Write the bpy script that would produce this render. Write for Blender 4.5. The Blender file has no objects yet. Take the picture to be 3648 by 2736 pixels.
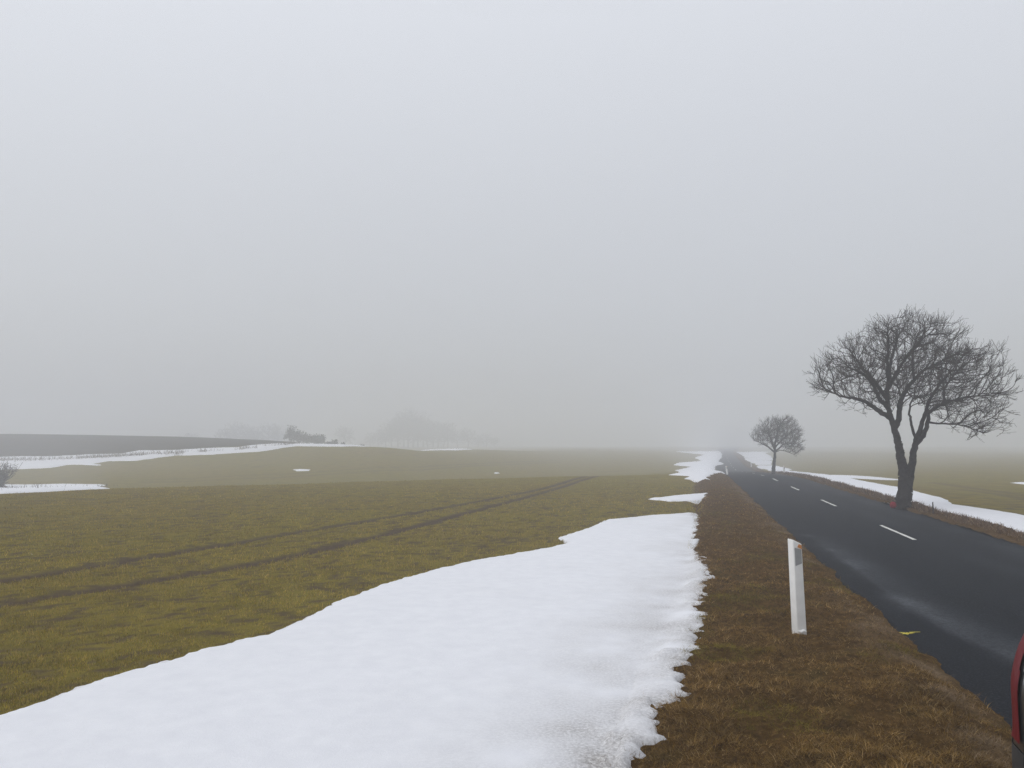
import bpy, math, random
import numpy as np
from mathutils import Vector, Matrix

R = math.radians
rng = np.random.default_rng(7)
random.seed(7)
scene = bpy.context.scene
COL = scene.collection

# ------------------------------------------------------------------ camera
CAMZ = 2.0
PITCH = math.atan(61 / 768)
cam_data = bpy.data.cameras.new('camera')
cam_data.sensor_width = 36.0
cam_data.lens = 27.0
cam_data.clip_start = 0.05
cam_data.clip_end = 6000
cam = bpy.data.objects.new('camera', cam_data)
COL.objects.link(cam)
cam.location = (0, 0, CAMZ)
cam.rotation_euler = (math.pi / 2 + PITCH, 0, 0)
scene.camera = cam

# ------------------------------------------------------------------ sky and light
SUN_EL, SUN_ROT = R(42), R(255)
world = bpy.data.worlds.new('World')
scene.world = world
world.use_nodes = True
wn, wl = world.node_tree.nodes, world.node_tree.links
wn.clear()
w_out = wn.new('ShaderNodeOutputWorld')
sky = wn.new('ShaderNodeTexSky')
sky.sky_type = 'NISHITA'
sky.sun_disc = False
sky.sun_elevation = SUN_EL
sky.sun_rotation = SUN_ROT
sky.dust_density = 4.0
bg_sky = wn.new('ShaderNodeBackground')
bg_sky.inputs['Strength'].default_value = 0.05
hs = wn.new('ShaderNodeHueSaturation')
hs.inputs['Saturation'].default_value = 0.35
wl.new(sky.outputs['Color'], hs.inputs['Color'])
wl.new(hs.outputs['Color'], bg_sky.inputs['Color'])
# overcast layer: three times brighter overhead than at the horizon
tc = wn.new('ShaderNodeTexCoord')
sep = wn.new('ShaderNodeSeparateXYZ')
wl.new(tc.outputs['Generated'], sep.inputs[0])
mr = wn.new('ShaderNodeValToRGB')
SKY_STOPS = [(0.0, .38), (0.12, .46), (0.30, .57), (0.5, .71), (1.0, .80)]
while len(mr.color_ramp.elements) < len(SKY_STOPS): mr.color_ramp.elements.new(0.5)
for _e, (_p, _v) in zip(mr.color_ramp.elements, SKY_STOPS):
    _e.position = _p; _e.color = (_v * 0.905, _v * 0.935, _v * 1.0, 1)
wl.new(sep.outputs['Z'], mr.inputs[0])
bg_oc = wn.new('ShaderNodeBackground')
bg_oc.inputs['Strength'].default_value = 1.0
wl.new(mr.outputs[0], bg_oc.inputs['Color'])
addw = wn.new('ShaderNodeAddShader')
wl.new(bg_sky.outputs[0], addw.inputs[0])
wl.new(bg_oc.outputs[0], addw.inputs[1])
wl.new(addw.outputs[0], w_out.inputs['Surface'])

sun_d = bpy.data.lights.new('sun', 'SUN')
sun_d.energy = 0.5
sun_d.angle = R(60)
sun_d.color = (1.0, 0.97, 0.93)
sun = bpy.data.objects.new('sun', sun_d)
COL.objects.link(sun)
sd = Vector((math.sin(SUN_ROT) * math.cos(SUN_EL), math.cos(SUN_ROT) * math.cos(SUN_EL), math.sin(SUN_EL)))
sun.rotation_euler = sd.to_track_quat('Z', 'Y').to_euler()
sun.location = sd * 100

scene.view_settings.view_transform = 'Standard'
scene.view_settings.look = 'None'
scene.view_settings.exposure = 0.0
scene.view_settings.gamma = 1.0
scene.view_settings.use_curve_mapping = False
cy = scene.cycles
cy.max_bounces = 8
cy.diffuse_bounces = 3
cy.glossy_bounces = 2
cy.volume_bounces = 2
cy.use_denoising = True
cy.denoising_prefilter = 'NONE'
HAZE = 0.0067

# ------------------------------------------------------------------ small helpers
def tag(o, label=None, cat=None, group=None, kind=None):
    if label: o['label'] = label
    if cat: o['category'] = cat
    if group: o['group'] = group
    if kind: o['kind'] = kind
    return o

def empty(name, loc, rotz=0.0):
    o = bpy.data.objects.new(name, None)
    o.empty_display_size = 0.2
    COL.objects.link(o)
    o.location = loc
    o.rotation_euler = (0, 0, rotz)
    return o

def np_mesh(name, verts, faces, mat=None, parent=None, smooth=False, attrs=None):
    """verts (n,3); faces: list of integer arrays, each (m,3) or (m,4)."""
    me = bpy.data.meshes.new(name)
    verts = np.asarray(verts, dtype=np.float32)
    faces = [np.asarray(f, dtype=np.int32) for f in faces if len(f)]
    nl = sum(f.size for f in faces); npoly = sum(len(f) for f in faces)
    me.vertices.add(len(verts)); me.vertices.foreach_set('co', verts.ravel())
    me.loops.add(nl); me.polygons.add(npoly)
    me.loops.foreach_set('vertex_index', np.concatenate([f.ravel() for f in faces]))
    tot = np.concatenate([np.full(len(f), f.shape[1], np.int32) for f in faces])
    start = np.concatenate([[0], np.cumsum(tot)[:-1]]).astype(np.int32)
    me.polygons.foreach_set('loop_start', start)
    if smooth:
        me.polygons.foreach_set('use_smooth', np.ones(npoly, bool))
    for k, v in (attrs or {}).items():
        v = np.asarray(v, np.float32)
        if v.ndim == 1:
            a = me.attributes.new(k, 'FLOAT', 'POINT'); a.data.foreach_set('value', v)
        else:
            a = me.attributes.new(k, 'FLOAT_COLOR', 'POINT')
            a.data.foreach_set('color', np.concatenate([v, np.ones((len(v), 1), np.float32)], 1).ravel())
    me.update(calc_edges=True)
    if mat: me.materials.append(mat)
    o = bpy.data.objects.new(name, me)
    COL.objects.link(o)
    if parent: o.parent = parent
    return o

def _hash(ix, iy, seed):
    h = (ix.astype(np.int64) * 374761393 + iy.astype(np.int64) * 668265263 + seed * 144665) & 0xFFFFFFFF
    h = ((h ^ (h >> 13)) * 1274126177) & 0xFFFFFFFF
    h = h ^ (h >> 16)
    return (h & 0xFFFF) / 65535.0

def vnoise(x, y, seed=0):
    ix, iy = np.floor(x), np.floor(y)
    fx, fy = x - ix, y - iy
    fx = fx * fx * (3 - 2 * fx); fy = fy * fy * (3 - 2 * fy)
    a = _hash(ix, iy, seed); b = _hash(ix + 1, iy, seed)
    c = _hash(ix, iy + 1, seed); d = _hash(ix + 1, iy + 1, seed)
    return (a * (1 - fx) + b * fx) * (1 - fy) + (c * (1 - fx) + d * fx) * fy

def fbm(x, y, seed=0, oct=4):
    s = 0; amp = 1; tot = 0
    for k in range(oct):
        s = s + amp * vnoise(x * 2 ** k, y * 2 ** k, seed + 17 * k); tot += amp; amp *= 0.5
    return s / tot * 2 - 1

def sstep(a, b, x):
    t = np.clip((x - a) / (b - a), 0, 1)
    return t * t * (3 - 2 * t)

def pchip(xs, ys, x):
    xs = np.asarray(xs, float); ys = np.asarray(ys, float); x = np.asarray(x, float)
    h = np.diff(xs); dl = np.diff(ys) / h
    m = np.zeros(len(xs))
    for i in range(1, len(xs) - 1):
        if dl[i - 1] * dl[i] > 0:
            w1 = 2 * h[i] + h[i - 1]; w2 = h[i] + 2 * h[i - 1]
            m[i] = (w1 + w2) / (w1 / dl[i - 1] + w2 / dl[i])
    m[0], m[-1] = dl[0], dl[-1]
    xc = np.clip(x, xs[0], xs[-1])
    k = np.clip(np.searchsorted(xs, xc, side='right') - 1, 0, len(h) - 1)
    t = (xc - xs[k]) / h[k]
    return (ys[k] * (2 * t**3 - 3 * t**2 + 1) + m[k] * h[k] * (t**3 - 2 * t**2 + t)
            + ys[k + 1] * (-2 * t**3 + 3 * t**2) + m[k + 1] * h[k] * (t**3 - t**2))

# ------------------------------------------------------------------ materials
def mat_new(name):
    m = bpy.data.materials.new(name); m.use_nodes = True
    nt = m.node_tree
    return m, nt.nodes, nt.links, nt.nodes['Principled BSDF']

def plain(name, col, rough=0.6, spec=0.4, metal=0.0, var=0.0, scale=20, bump=0.0, coat=0.0):
    m, n, l, b = mat_new(name)
    b.inputs['Roughness'].default_value = rough
    b.inputs['Specular IOR Level'].default_value = spec
    b.inputs['Metallic'].default_value = metal
    b.inputs['Coat Weight'].default_value = coat
    b.inputs['Base Color'].default_value = (*col, 1)
    if var or bump:
        t = n.new('ShaderNodeTexCoord')
        no = n.new('ShaderNodeTexNoise'); no.inputs['Scale'].default_value = scale
        no.inputs['Detail'].default_value = 6
        l.new(t.outputs['Object'], no.inputs['Vector'])
        if var:
            r = n.new('ShaderNodeValToRGB')
            r.color_ramp.elements[0].position = 0.3; r.color_ramp.elements[1].position = 0.7
            r.color_ramp.elements[0].color = (*[c * (1 - var) for c in col], 1)
            r.color_ramp.elements[1].color = (*[min(1, c * (1 + var)) for c in col], 1)
            l.new(no.outputs['Fac'], r.inputs[0]); l.new(r.outputs[0], b.inputs['Base Color'])
        if bump:
            bp = n.new('ShaderNodeBump'); bp.inputs['Strength'].default_value = bump
            bp.inputs['Distance'].default_value = 0.02
            l.new(no.outputs['Fac'], bp.inputs['Height']); l.new(bp.outputs[0], b.inputs['Normal'])
    return m

def ramp(n, l, src, stops):
    r = n.new('ShaderNodeValToRGB'); e = r.color_ramp.elements
    while len(e) < len(stops): e.new(0.5)
    for i, (p, c) in enumerate(stops):
        e[i].position = p; e[i].color = (*c, 1)
    l.new(src, r.inputs[0]); return r.outputs[0]

def noise(n, l, vec, scale, detail=6, rough=0.6):
    t = n.new('ShaderNodeTexNoise'); t.inputs['Scale'].default_value = scale
    t.inputs['Detail'].default_value = detail; t.inputs['Roughness'].default_value = rough
    l.new(vec, t.inputs['Vector']); return t.outputs['Fac']

def mix(n, l, fac, a, b, mode='MIX'):
    x = n.new('ShaderNodeMix'); x.data_type = 'RGBA'; x.blend_type = mode
    for s, v in ((0, fac), (6, a), (7, b)):
        if hasattr(v, 'node'): l.new(v, x.inputs[s])
        elif isinstance(v, (int, float)): x.inputs[s].default_value = v
        else: x.inputs[s].default_value = (*v, 1)
    return x.outputs[2]

def attr(n, name, out='Fac'):
    a = n.new('ShaderNodeAttribute'); a.attribute_name = name; return a.outputs[out]

def bump(n, l, b, h, strength, dist):
    bp = n.new('ShaderNodeBump'); bp.inputs['Strength'].default_value = strength
    bp.inputs['Distance'].default_value = dist
    l.new(h, bp.inputs['Height']); l.new(bp.outputs[0], b.inputs['Normal'])

def field_material():
    m, n, l, b = mat_new('winter_wheat_field')
    pos = n.new('ShaderNodeNewGeometry').outputs['Position']
    a = noise(n, l, pos, 0.10, 4); c = noise(n, l, pos, 1.3, 6, 0.7); d = noise(n, l, pos, 9.0, 5, 0.75)
    green = ramp(n, l, c, [(0.25, (0.092, 0.071, 0.012)), (0.5, (0.168, 0.137, 0.020)), (0.75, (0.212, 0.172, 0.030))])
    ochre = ramp(n, l, c, [(0.25, (0.096, 0.069, 0.016)), (0.5, (0.175, 0.133, 0.026)), (0.75, (0.22, 0.167, 0.038))])
    base = mix(n, l, ramp(n, l, a, [(0.35, (0, 0, 0)), (0.65, (1, 1, 1))]), green, ochre)
    base = mix(n, l, ramp(n, l, d, [(0.30, (1, 1, 1)), (0.46, (0, 0, 0))]), base, (0.075, 0.052, 0.034))
    soil = ramp(n, l, d, [(0.3, (0.046, 0.031, 0.020)), (0.7, (0.095, 0.066, 0.044))])
    base = mix(n, l, attr(n, 'soil'), base, soil)
    l.new(base, b.inputs['Base Color'])
    b.inputs['Roughness'].default_value = 0.95; b.inputs['Specular IOR Level'].default_value = 0.0
    bump(n, l, b, d, 0.6, 0.05)
    return m

def soil_material():
    m, n, l, b = mat_new('ploughed_soil')
    pos = n.new('ShaderNodeNewGeometry').outputs['Position']
    d = noise(n, l, pos, 0.8, 8, 0.75)
    l.new(ramp(n, l, d, [(0.3, (0.016, 0.013, 0.011)), (0.7, (0.048, 0.038, 0.031))]), b.inputs['Base Color'])
    b.inputs['Roughness'].default_value = 0.95; b.inputs['Specular IOR Level'].default_value = 0.0
    bump(n, l, b, d, 0.5, 0.1)
    return m

def verge_material():
    m, n, l, b = mat_new('matted_dead_grass')
    pos = n.new('ShaderNodeNewGeometry').outputs['Position']
    a = noise(n, l, pos, 1.1, 5); c = noise(n, l, pos, 14, 6, 0.75)
    base = ramp(n, l, c, [(0.25, (0.020, 0.011, 0.004)), (0.5, (0.075, 0.042, 0.013)), (0.75, (0.17, 0.10, 0.038))])
    grn = ramp(n, l, c, [(0.25, (0.028, 0.022, 0.008)), (0.6, (0.085, 0.066, 0.022))])
    base = mix(n, l, ramp(n, l, a, [(0.55, (0, 0, 0)), (0.72, (0.6, 0.6, 0.6))]), base, grn)
    straw = ramp(n, l, c, [(0.3, (0.08, 0.053, 0.028)), (0.7, (0.21, 0.15, 0.095))])
    base = mix(n, l, attr(n, 'straw'), base, straw)
    l.new(base, b.inputs['Base Color'])
    b.inputs['Roughness'].default_value = 0.95; b.inputs['Specular IOR Level'].default_value = 0.0
    bump(n, l, b, c, 0.8, 0.03)
    return m

def asphalt_material():
    m, n, l, b = mat_new('dark_asphalt')
    pos = n.new('ShaderNodeNewGeometry').outputs['Position']
    big = noise(n, l, pos, 0.55, 5); fine = noise(n, l, pos, 48, 4, 0.8); mid = noise(n, l, pos, 26, 5, 0.8)
    base = ramp(n, l, fine, [(0.36, (0.002, 0.002, 0.003)), (0.52, (0.008, 0.010, 0.015)), (0.70, (0.058, 0.065, 0.081))])
    base = mix(n, l, 0.35, base, ramp(n, l, mid, [(0.3, (0.004, 0.005, 0.006)), (0.7, (0.016, 0.018, 0.021))]))
    base = mix(n, l, ramp(n, l, big, [(0.3, (0, 0, 0)), (0.7, (0.5, 0.5, 0.5))]), base, (0.012, 0.0145, 0.020))
    sm = n.new('ShaderNodeMath'); sm.operation = 'MULTIPLY'; l.new(attr(n, 'salt'), sm.inputs[0])
    l.new(ramp(n, l, mid, [(0.34, (.25, .25, .25)), (0.6, (1.3, 1.3, 1.3))]), sm.inputs[1])
    base = mix(n, l, sm.outputs[0], base, (0.15, 0.163, 0.182))
    l.new(base, b.inputs['Base Color'])
    b.inputs['Roughness'].default_value = 0.8; b.inputs['Specular IOR Level'].default_value = 0.05
    bump(n, l, b, fine, 0.5, 0.006)
    return m

def snow_material():
    m, n, l, b = mat_new('old_snow')
    pos = n.new('ShaderNodeNewGeometry').outputs['Position']
    f = noise(n, l, pos, 45, 5, 0.75); c = noise(n, l, pos, 5, 5, 0.6)
    clean = ramp(n, l, c, [(0.3, (0.735, 0.745, 0.78)), (0.7, (0.79, 0.80, 0.83))])
    dirt = ramp(n, l, f, [(0.34, (0.16, 0.145, 0.13)), (0.5, (0.42, 0.405, 0.395)), (0.66, (0.70, 0.695, 0.695))])
    l.new(mix(n, l, attr(n, 'dirt'), clean, dirt), b.inputs['Base Color'])
    b.inputs['Roughness'].default_value = 0.85; b.inputs['Specular IOR Level'].default_value = 0.2
    h = n.new('ShaderNodeMath'); h.operation = 'MULTIPLY_ADD'; h.inputs[1].default_value = 0.4
    l.new(f, h.inputs[0]); l.new(c, h.inputs[2])
    bump(n, l, b, f, 0.30, 0.012)
    return m

def blade_material(name, rough=0.8):
    m, n, l, b = mat_new(name)
    l.new(attr(n, 'tint', 'Color'), b.inputs['Base Color'])
    b.inputs['Roughness'].default_value = rough; b.inputs['Specular IOR Level'].default_value = 0.03
    return m

M_FIELD, M_SOIL, M_VERGE = field_material(), soil_material(), verge_material()
M_ROAD, M_SNOW = asphalt_material(), snow_material()
M_BLADE = blade_material('grass_blade')
M_PAINT = plain('worn_white_paint', (0.62, 0.62, 0.58), 0.6, 0.3, var=0.2, scale=25)
M_YELLOW = plain('yellow_spray_paint', (0.50, 0.42, 0.03), 0.6, 0.3, var=0.35, scale=60)
M_BARK = plain('dark_bark', (0.026, 0.022, 0.021), 0.9, 0.05, var=0.6, scale=14, bump=1.0)
M_TWIG = plain('twig_bark', (0.034, 0.025, 0.022), 0.85, 0.05, var=0.3, scale=3)

# ------------------------------------------------------------------ terrain
def xc(y):                       # road centre line
    y = np.asarray(y, float)
    return 4.72 + 0.23 * y + 1.2e-4 * np.clip(y, 0, 400) ** 2 + np.clip(y - 400, 0, None) * 0.096

_RY = [-60, 0, 45, 61, 80, 97, 115, 129, 200, 274, 330, 500, 1400]
_RZ = [0, 0, 0, -.25, -.75, -1.15, -1.15, -.95, -.2, .12, .32, .75, 1.2]
def roadz(y): return pchip(_RY, _RZ, y)

_END = [(400, .7), (800, .96), (1400, 1.1)]
def nearer(y, k=.7): return y if y <= 45 else 45 + (y - 45) * k
def pull(u, p):
    k = .7 if u <= 370 else .85 if u < 500 else 1.0
    return [(nearer(y, k), 2 - (2 - z) / y * nearer(y, k)) if y > 45 else (y, z) for y, z in p]
_COLS = [
 (-220, [(-60, 0), (25, 0), (31, -.02), (42, -.8), (54, -1.45), (62, -1.5), (75, -1.55), (95, -1.5), (108, -1.35), (125, .05), (150, 2.4), (175, 4.3), (220, 4.9), (300, 3)]),
 (0,   [(-60, 0), (25, 0), (33, -.02), (45, -.9), (55, -1.45), (62, -1.5), (75, -1.5), (95, -1.5), (108, -1.4), (125, 0), (150, 2.4), (175, 4.2), (220, 4.9), (300, 3)]),
 (150, [(-60, 0), (25, 0), (35.3, -.02), (47, -.8), (58, -1.4), (75, -1.4), (100, -1.05), (115, -.25), (128, 1.0), (150, 2.5), (175, 3.9), (220, 4.2), (300, 2.5)]),
 (280, [(-60, 0), (25, 0), (38.4, -.02), (50, -.8), (62, -1.25), (80, -1.0), (105, -.2), (120, .9), (135, 1.8), (142, 2.0), (175, 2.8), (220, 2.6), (300, 1.5)]),
 (370, [(-60, 0), (25, 0), (41.5, -.02), (55, -.85), (66, -1.2), (85, -.8), (110, .3), (130, 1.45), (140, 1.7), (160, 1.3), (250, -.6), (300, 0)]),
 (463, [(-60, 0), (25, 0), (45, -.02), (60, -.8), (72, -1.1), (95, -.6), (130, .4), (160, .75), (190, .9), (250, 0), (300, -.2)]),
 (580, [(-60, 0), (25, 0), (49, -.02), (65, -.75), (80, -1.1), (110, -.9), (150, -.3), (200, .4), (260, .6)]),
 (690, [(-60, 0), (25, 0), (51, -.05), (66, -.5), (80, -.85), (97, -1.1), (129, -.9), (200, -.2), (274, .1)]),
 (790, [(-60, 0), (25, -.1), (45, -.25), (66, -.6), (80, -.85), (97, -1.05), (129, -.9), (200, -.2), (274, .05)]),
 (900, [(-60, -.1), (14, -.2), (30, -.3), (60, -.5), (97, -.8), (129, -.7), (200, -.2), (274, -.1)]),
 (1024, [(-60, -.2), (14, -.25), (40, -.32), (80, -.45), (160, -.3), (260, -.1)]),
 (1300, [(-60, -.2), (14, -.25), (40, -.35), (80, -.5), (160, -.4), (260, -.2)]),
]
_YG = np.concatenate([np.arange(-60, 300, 1.0), np.arange(300, 1401, 10.0)])
_A = np.array([(u - 512) / 768 for u, _ in _COLS])
_T = np.array([pchip(*zip(*(pull(u, p) + _END)), _YG) for u, p in _COLS])
_AG = np.linspace(_A[0], _A[-1], 160)
_TAB = np.array([pchip(_A, _T[:, j], _AG) for j in range(len(_YG))]).T      # (160, ny)

def fieldz(x, y):
    x = np.asarray(x, float); y = np.asarray(y, float)
    a = np.clip(x / np.maximum(y, 8.0), _AG[0], _AG[-1] - 1e-6)
    fa = (a - _AG[0]) / (_AG[1] - _AG[0]); ia = np.clip(fa.astype(int), 0, len(_AG) - 2); fa = fa - ia
    yy = np.clip(y, _YG[0], _YG[-1] - 1e-3)
    iy = np.clip(np.searchsorted(_YG, yy, side='right') - 1, 0, len(_YG) - 2)
    fy = (yy - _YG[iy]) / (_YG[iy + 1] - _YG[iy])
    z0 = _TAB[ia, iy] * (1 - fa) + _TAB[ia + 1, iy] * fa
    z1 = _TAB[ia, iy + 1] * (1 - fa) + _TAB[ia + 1, iy + 1] * fa
    z = z0 * (1 - fy) + z1 * fy
    return z + 0.05 * fbm(x * 0.07, y * 0.07, 3, 3) * sstep(14, 40, y)

def landz(x, y):
    """natural ground height, without the bed cut for the road."""
    d = np.asarray(x, float) - xc(y)
    w = sstep(4.0, 10.0, np.abs(d))
    side = np.where(d > 0, -0.10 * sstep(2.0, 3.2, d), 0.0)
    return (roadz(y) + side) * (1 - w) + fieldz(x, y) * w

def ray(u, v):
    a, b = (u - 512) / 768, (384 - v) / 768
    cp, sp = math.cos(PITCH), math.sin(PITCH)
    return np.array([a, cp - b * sp, sp + b * cp])

_YS = np.concatenate([np.linspace(2, 60, 1500), np.linspace(60, 600, 4000)[1:]])
def ground_hit(u, v):
    """where the line of sight through a photo point first meets the land."""
    d = ray(u, v); t = _YS / d[1]
    x, z = d[0] * t, CAMZ + d[2] * t
    g = z - landz(x, _YS)
    k = np.argmax(g < 0)
    if g[k] >= 0: k = len(g) - 1
    if k > 0:
        f = g[k - 1] / (g[k - 1] - g[k] + 1e-9); f = min(max(f, 0), 1)
        y = _YS[k - 1] + f * (_YS[k] - _YS[k - 1])
    else: y = _YS[0]
    tt = y / d[1]
    return d[0] * tt, y

def at_depth(u, v, y):
    d = ray(u, v); t = y / d[1]
    return d[0] * t, y, CAMZ + d[2] * t

# tramlines (centre lines), as world points
TRACKS = [
 [(-14, 5.5), (-9.9, 6.4), (-7.6, 11.5), (-5.6, 16.3), (-1.67, 26.2), (1.2, 35), (4.2, 48), (6, 56)],
 [(-11.5, 3), (-8.6, 5.6), (-6.5, 9.8), (-4.46, 13.07), (-1.44, 22.6), (1.4, 33), (4.5, 46.5), (6.6, 56)],
]
TRACKS[0] = [(-12.6, 2), (-10.0, 6.6)] + TRACKS[0][2:]
TRACKS[1] = [(-10.4, 2), (-8.3, 6.0)] + TRACKS[1][2:]
FAR_TRACKS = [
 [ground_hit(140, 480), ground_hit(290, 474), ground_hit(420, 467), ground_hit(560, 460)],
 [ground_hit(140, 483), ground_hit(290, 477), ground_hit(420, 470), ground_hit(560, 462)],
 [at_depth(960, 487, 41)[:2], at_depth(1000, 493, 36)[:2], at_depth(1040, 500, 31)[:2]],
 [at_depth(930, 480, 50)[:2], at_depth(985, 488, 40)[:2], at_depth(1040, 494, 34)[:2]],
]
def dist_poly(x, y, pts):
    best = np.full(np.shape(x), 1e9)
    for (x0, y0), (x1, y1) in zip(pts[:-1], pts[1:]):
        dx, dy = x1 - x0, y1 - y0
        t = np.clip(((x - x0) * dx + (y - y0) * dy) / (dx * dx + dy * dy), 0, 1)
        best = np.minimum(best, np.hypot(x - x0 - t * dx, y - y0 - t * dy))
    return best

def smooth_path(pts, n=40):
    p = np.array(pts, float); o = np.argsort(p[:, 1]); p = p[o]
    ys = np.linspace(p[0, 1], p[-1, 1], n)
    return list(zip(pchip(p[:, 1], p[:, 0], ys), ys))
TRACKS = [smooth_path(t) for t in TRACKS]

def track_mask(x, y):
    m = np.zeros(np.shape(x))
    for i, t in enumerate(TRACKS):
        w = 0.165 + 0.08 * fbm(x * 1.1, y * 1.1, 31 + i, 3)
        m = np.maximum(m, 1 - sstep(w * 0.7, w * 1.5 + 0.02, dist_poly(x, y, t)))
    return m

# ------------------------------------------------------------------ ground sheet
def graded(pos_steps):
    out = [pos_steps[0][0]]
    for a, b, st in pos_steps:
        n = max(1, int(round((b - a) / st)))
        out += list(np.linspace(a, b, n + 1)[1:])
    return np.array(out)
gy = graded([(-40, 2, 3), (2, 16, .10), (16, 40, .2), (40, 70, .5), (70, 200, 1.0), (200, 400, 4), (400, 1200, 40)])
gs = graded([(-900, -250, 50), (-250, -100, 4), (-100, -30, 1.2), (-30, -14, .4), (-14, 8, .12), (8, 30, .4), (30, 120, 2), (120, 250, 8), (250, 900, 50)])
S, Y = np.meshgrid(gs, gy)
X = S.copy()
Z = landz(X, Y)
D = X - xc(Y)
soil = track_mask(X, Y)
for t in FAR_TRACKS:
    soil = np.maximum(soil, 0.55 * (1 - sstep(0.15, 0.5, dist_poly(X, Y, t))))
soil = np.maximum(soil, 0.8 * sstep(0.15, 0.55, fbm(X * 0.9, Y * 0.9, 5, 4) - 0.25))
def gaps(x, y): return 1.0 * fbm(x * 9, y * 7, 120, 3) + .18 * fbm(x * .9, y * .9, 121, 3)
soil = np.maximum(soil, .85 * sstep(.10, .38, -gaps(X, Y)) * (1 - sstep(30, 45, Y)))
near = 1 - sstep(22, 34, Y)
Z = Z + near * (0.018 * fbm(X * 2.2, Y * 2.2, 11, 3)) * (np.abs(D) > 4) - 0.035 * track_mask(X, Y)
# bed cut for the road and the verges, so that their sheets lie clear above
Z = Z - 0.22 * (1 - sstep(3.6, 4.4, np.abs(D + 0.6)))
ny, nx = X.shape
idx = np.arange(ny * nx).reshape(ny, nx)
quads = np.stack([idx[:-1, :-1], idx[:-1, 1:], idx[1:, 1:], idx[1:, :-1]], -1).reshape(-1, 4)
ground = np_mesh('ground', np.stack([X, Y, Z], -1).reshape(-1, 3), [quads], M_FIELD, smooth=True, attrs={'soil': soil.ravel()})
tag(ground, kind='structure')

# ------------------------------------------------------------------ ploughed field on the rise at the left
def sheet_from_px(name, px_poly, res, lift, mat, kind='structure'):
    P = np.array([ground_hit(u, v) if len(q) == 0 else q[0] for (u, v, *q) in px_poly])
    return P
def signed_dist(x, y, P):
    x = np.asarray(x); y = np.asarray(y)
    n = len(P); d = np.full(x.shape, 1e18); inside = np.zeros(x.shape, bool)
    for i in range(n):
        x0, y0 = P[i]; x1, y1 = P[(i + 1) % n]
        dx, dy = x1 - x0, y1 - y0
        t = np.clip(((x - x0) * dx + (y - y0) * dy) / (dx * dx + dy * dy + 1e-12), 0, 1)
        d = np.minimum(d, (x - x0 - t * dx) ** 2 + (y - y0 - t * dy) ** 2)
        c = (y0 > y) != (y1 > y)
        with np.errstate(divide='ignore', invalid='ignore'):
            inside ^= c & (x < dx * (y - y0) / (dy if dy else 1e-12) + x0)
    d = np.sqrt(d)
    return np.where(inside, d, -d)

def grid_patch(P, res, pad, resy=None):
    resy = resy or res
    lo, hi = P.min(0) - pad, P.max(0) + pad
    xs = np.arange(lo[0], hi[0] + res, res); ys = np.arange(lo[1], hi[1] + resy, resy)
    return np.meshgrid(xs, ys)

def compact(X, Y, Z, keep, attrs):
    ny, nx = X.shape; idx = np.arange(ny * nx).reshape(ny, nx)
    q = np.stack([idx[:-1, :-1], idx[:-1, 1:], idx[1:, 1:], idx[1:, :-1]], -1).reshape(-1, 4)
    k = keep.ravel()
    q = q[k[q].any(1)]
    used = np.unique(q); remap = np.zeros(ny * nx, np.int64); remap[used] = np.arange(len(used))
    V = np.stack([X, Y, Z], -1).reshape(-1, 3)[used]
    return V, remap[q], {a: np.broadcast_to(v, X.shape).ravel()[used] for a, v in attrs.items()}

PLOW = np.array([at_depth(-260, 450, nearer(120))[:2], at_depth(0, 457, nearer(122))[:2], at_depth(150, 451, nearer(126))[:2],
                 at_depth(240, 446, nearer(134))[:2], at_depth(285, 444, nearer(142))[:2], at_depth(300, 444, nearer(175))[:2], at_depth(300, 440, 290)[:2], at_depth(-260, 430, 300)[:2]])
px, py = grid_patch(PLOW, 1.5, 2)
psd = signed_dist(px, py, PLOW) + 1.0 * fbm(px * .3, py * .3, 9, 3)
pz = landz(px, py) + np.clip(psd * 0.25, -0.3, 0.10) + 0.03 * fbm(px * .8, py * .8, 2, 2)
V, q, _ = compact(px, py, pz, psd > -1.2, {})
tag(np_mesh('ploughed_field', V, [q], M_SOIL, smooth=True), kind='structure')

# ------------------------------------------------------------------ road
RL, RR = 2.5, 2.25
ry = graded([(-30, 3, 1.0), (3, 40, .12), (40, 140, .5), (140, 400, 2), (400, 700, 20)])
rd = np.linspace(-RL, RR, 61)
DD, RYY = np.meshgrid(rd, ry)
e = 0.07 * fbm(RYY * 1.4, DD * 0 + 3, 21, 4)
DDn = DD + np.where(DD < -RL + .01, e, 0) + np.where(DD > RR - .01, -e, 0)
RX = DDn + xc(RYY)
RZ = roadz(RYY) - 0.012 * np.abs(DDn) ** 1.5 / 1.6 - 0.05 * sstep(.5, RR, DDn)
def road_h(x, y):
    d = x - xc(y)
    return roadz(y) - 0.012 * np.abs(d) ** 1.5 / 1.6 - 0.05 * sstep(.5, RR, d)
wob = 0.10 * fbm(RYY * .5, RYY * 0, 41, 3)
c1 = pchip([-30, 4, 7, 8.5, 11, 14, 18, 60], [-1.3, -1.3, -1.5, -1.85, -2.0, -2.02, -2.0, -1.7], RYY) + wob
side = np.where(DDn > c1, 0.40, 0.08)
salt = np.exp(-((DDn - c1) / side) ** 2) * (0.42 + 0.30 * fbm(RX * 1.3, RYY * .5, 42, 4)) * (1 - sstep(10, 22, RYY)) * 0.55
spots = sstep(0.10, 0.5, fbm(RX * 2.6, RYY * 1.2, 46, 4)) * np.exp(-((DDn - c1) / .22) ** 2) * sstep(5, 9, RYY) * (1 - sstep(17, 22, RYY))
salt += 0.22 * spots
salt += 0.14 * np.exp(-((DDn - 1.55) / .4) ** 2) * (0.5 + 0.9 * fbm(RX, RYY * .4, 43, 4))
salt += 0.07 * np.exp(-((DDn - .4) / .35) ** 2) * (0.5 + 0.9 * fbm(RX, RYY * .4, 44, 4))
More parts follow.
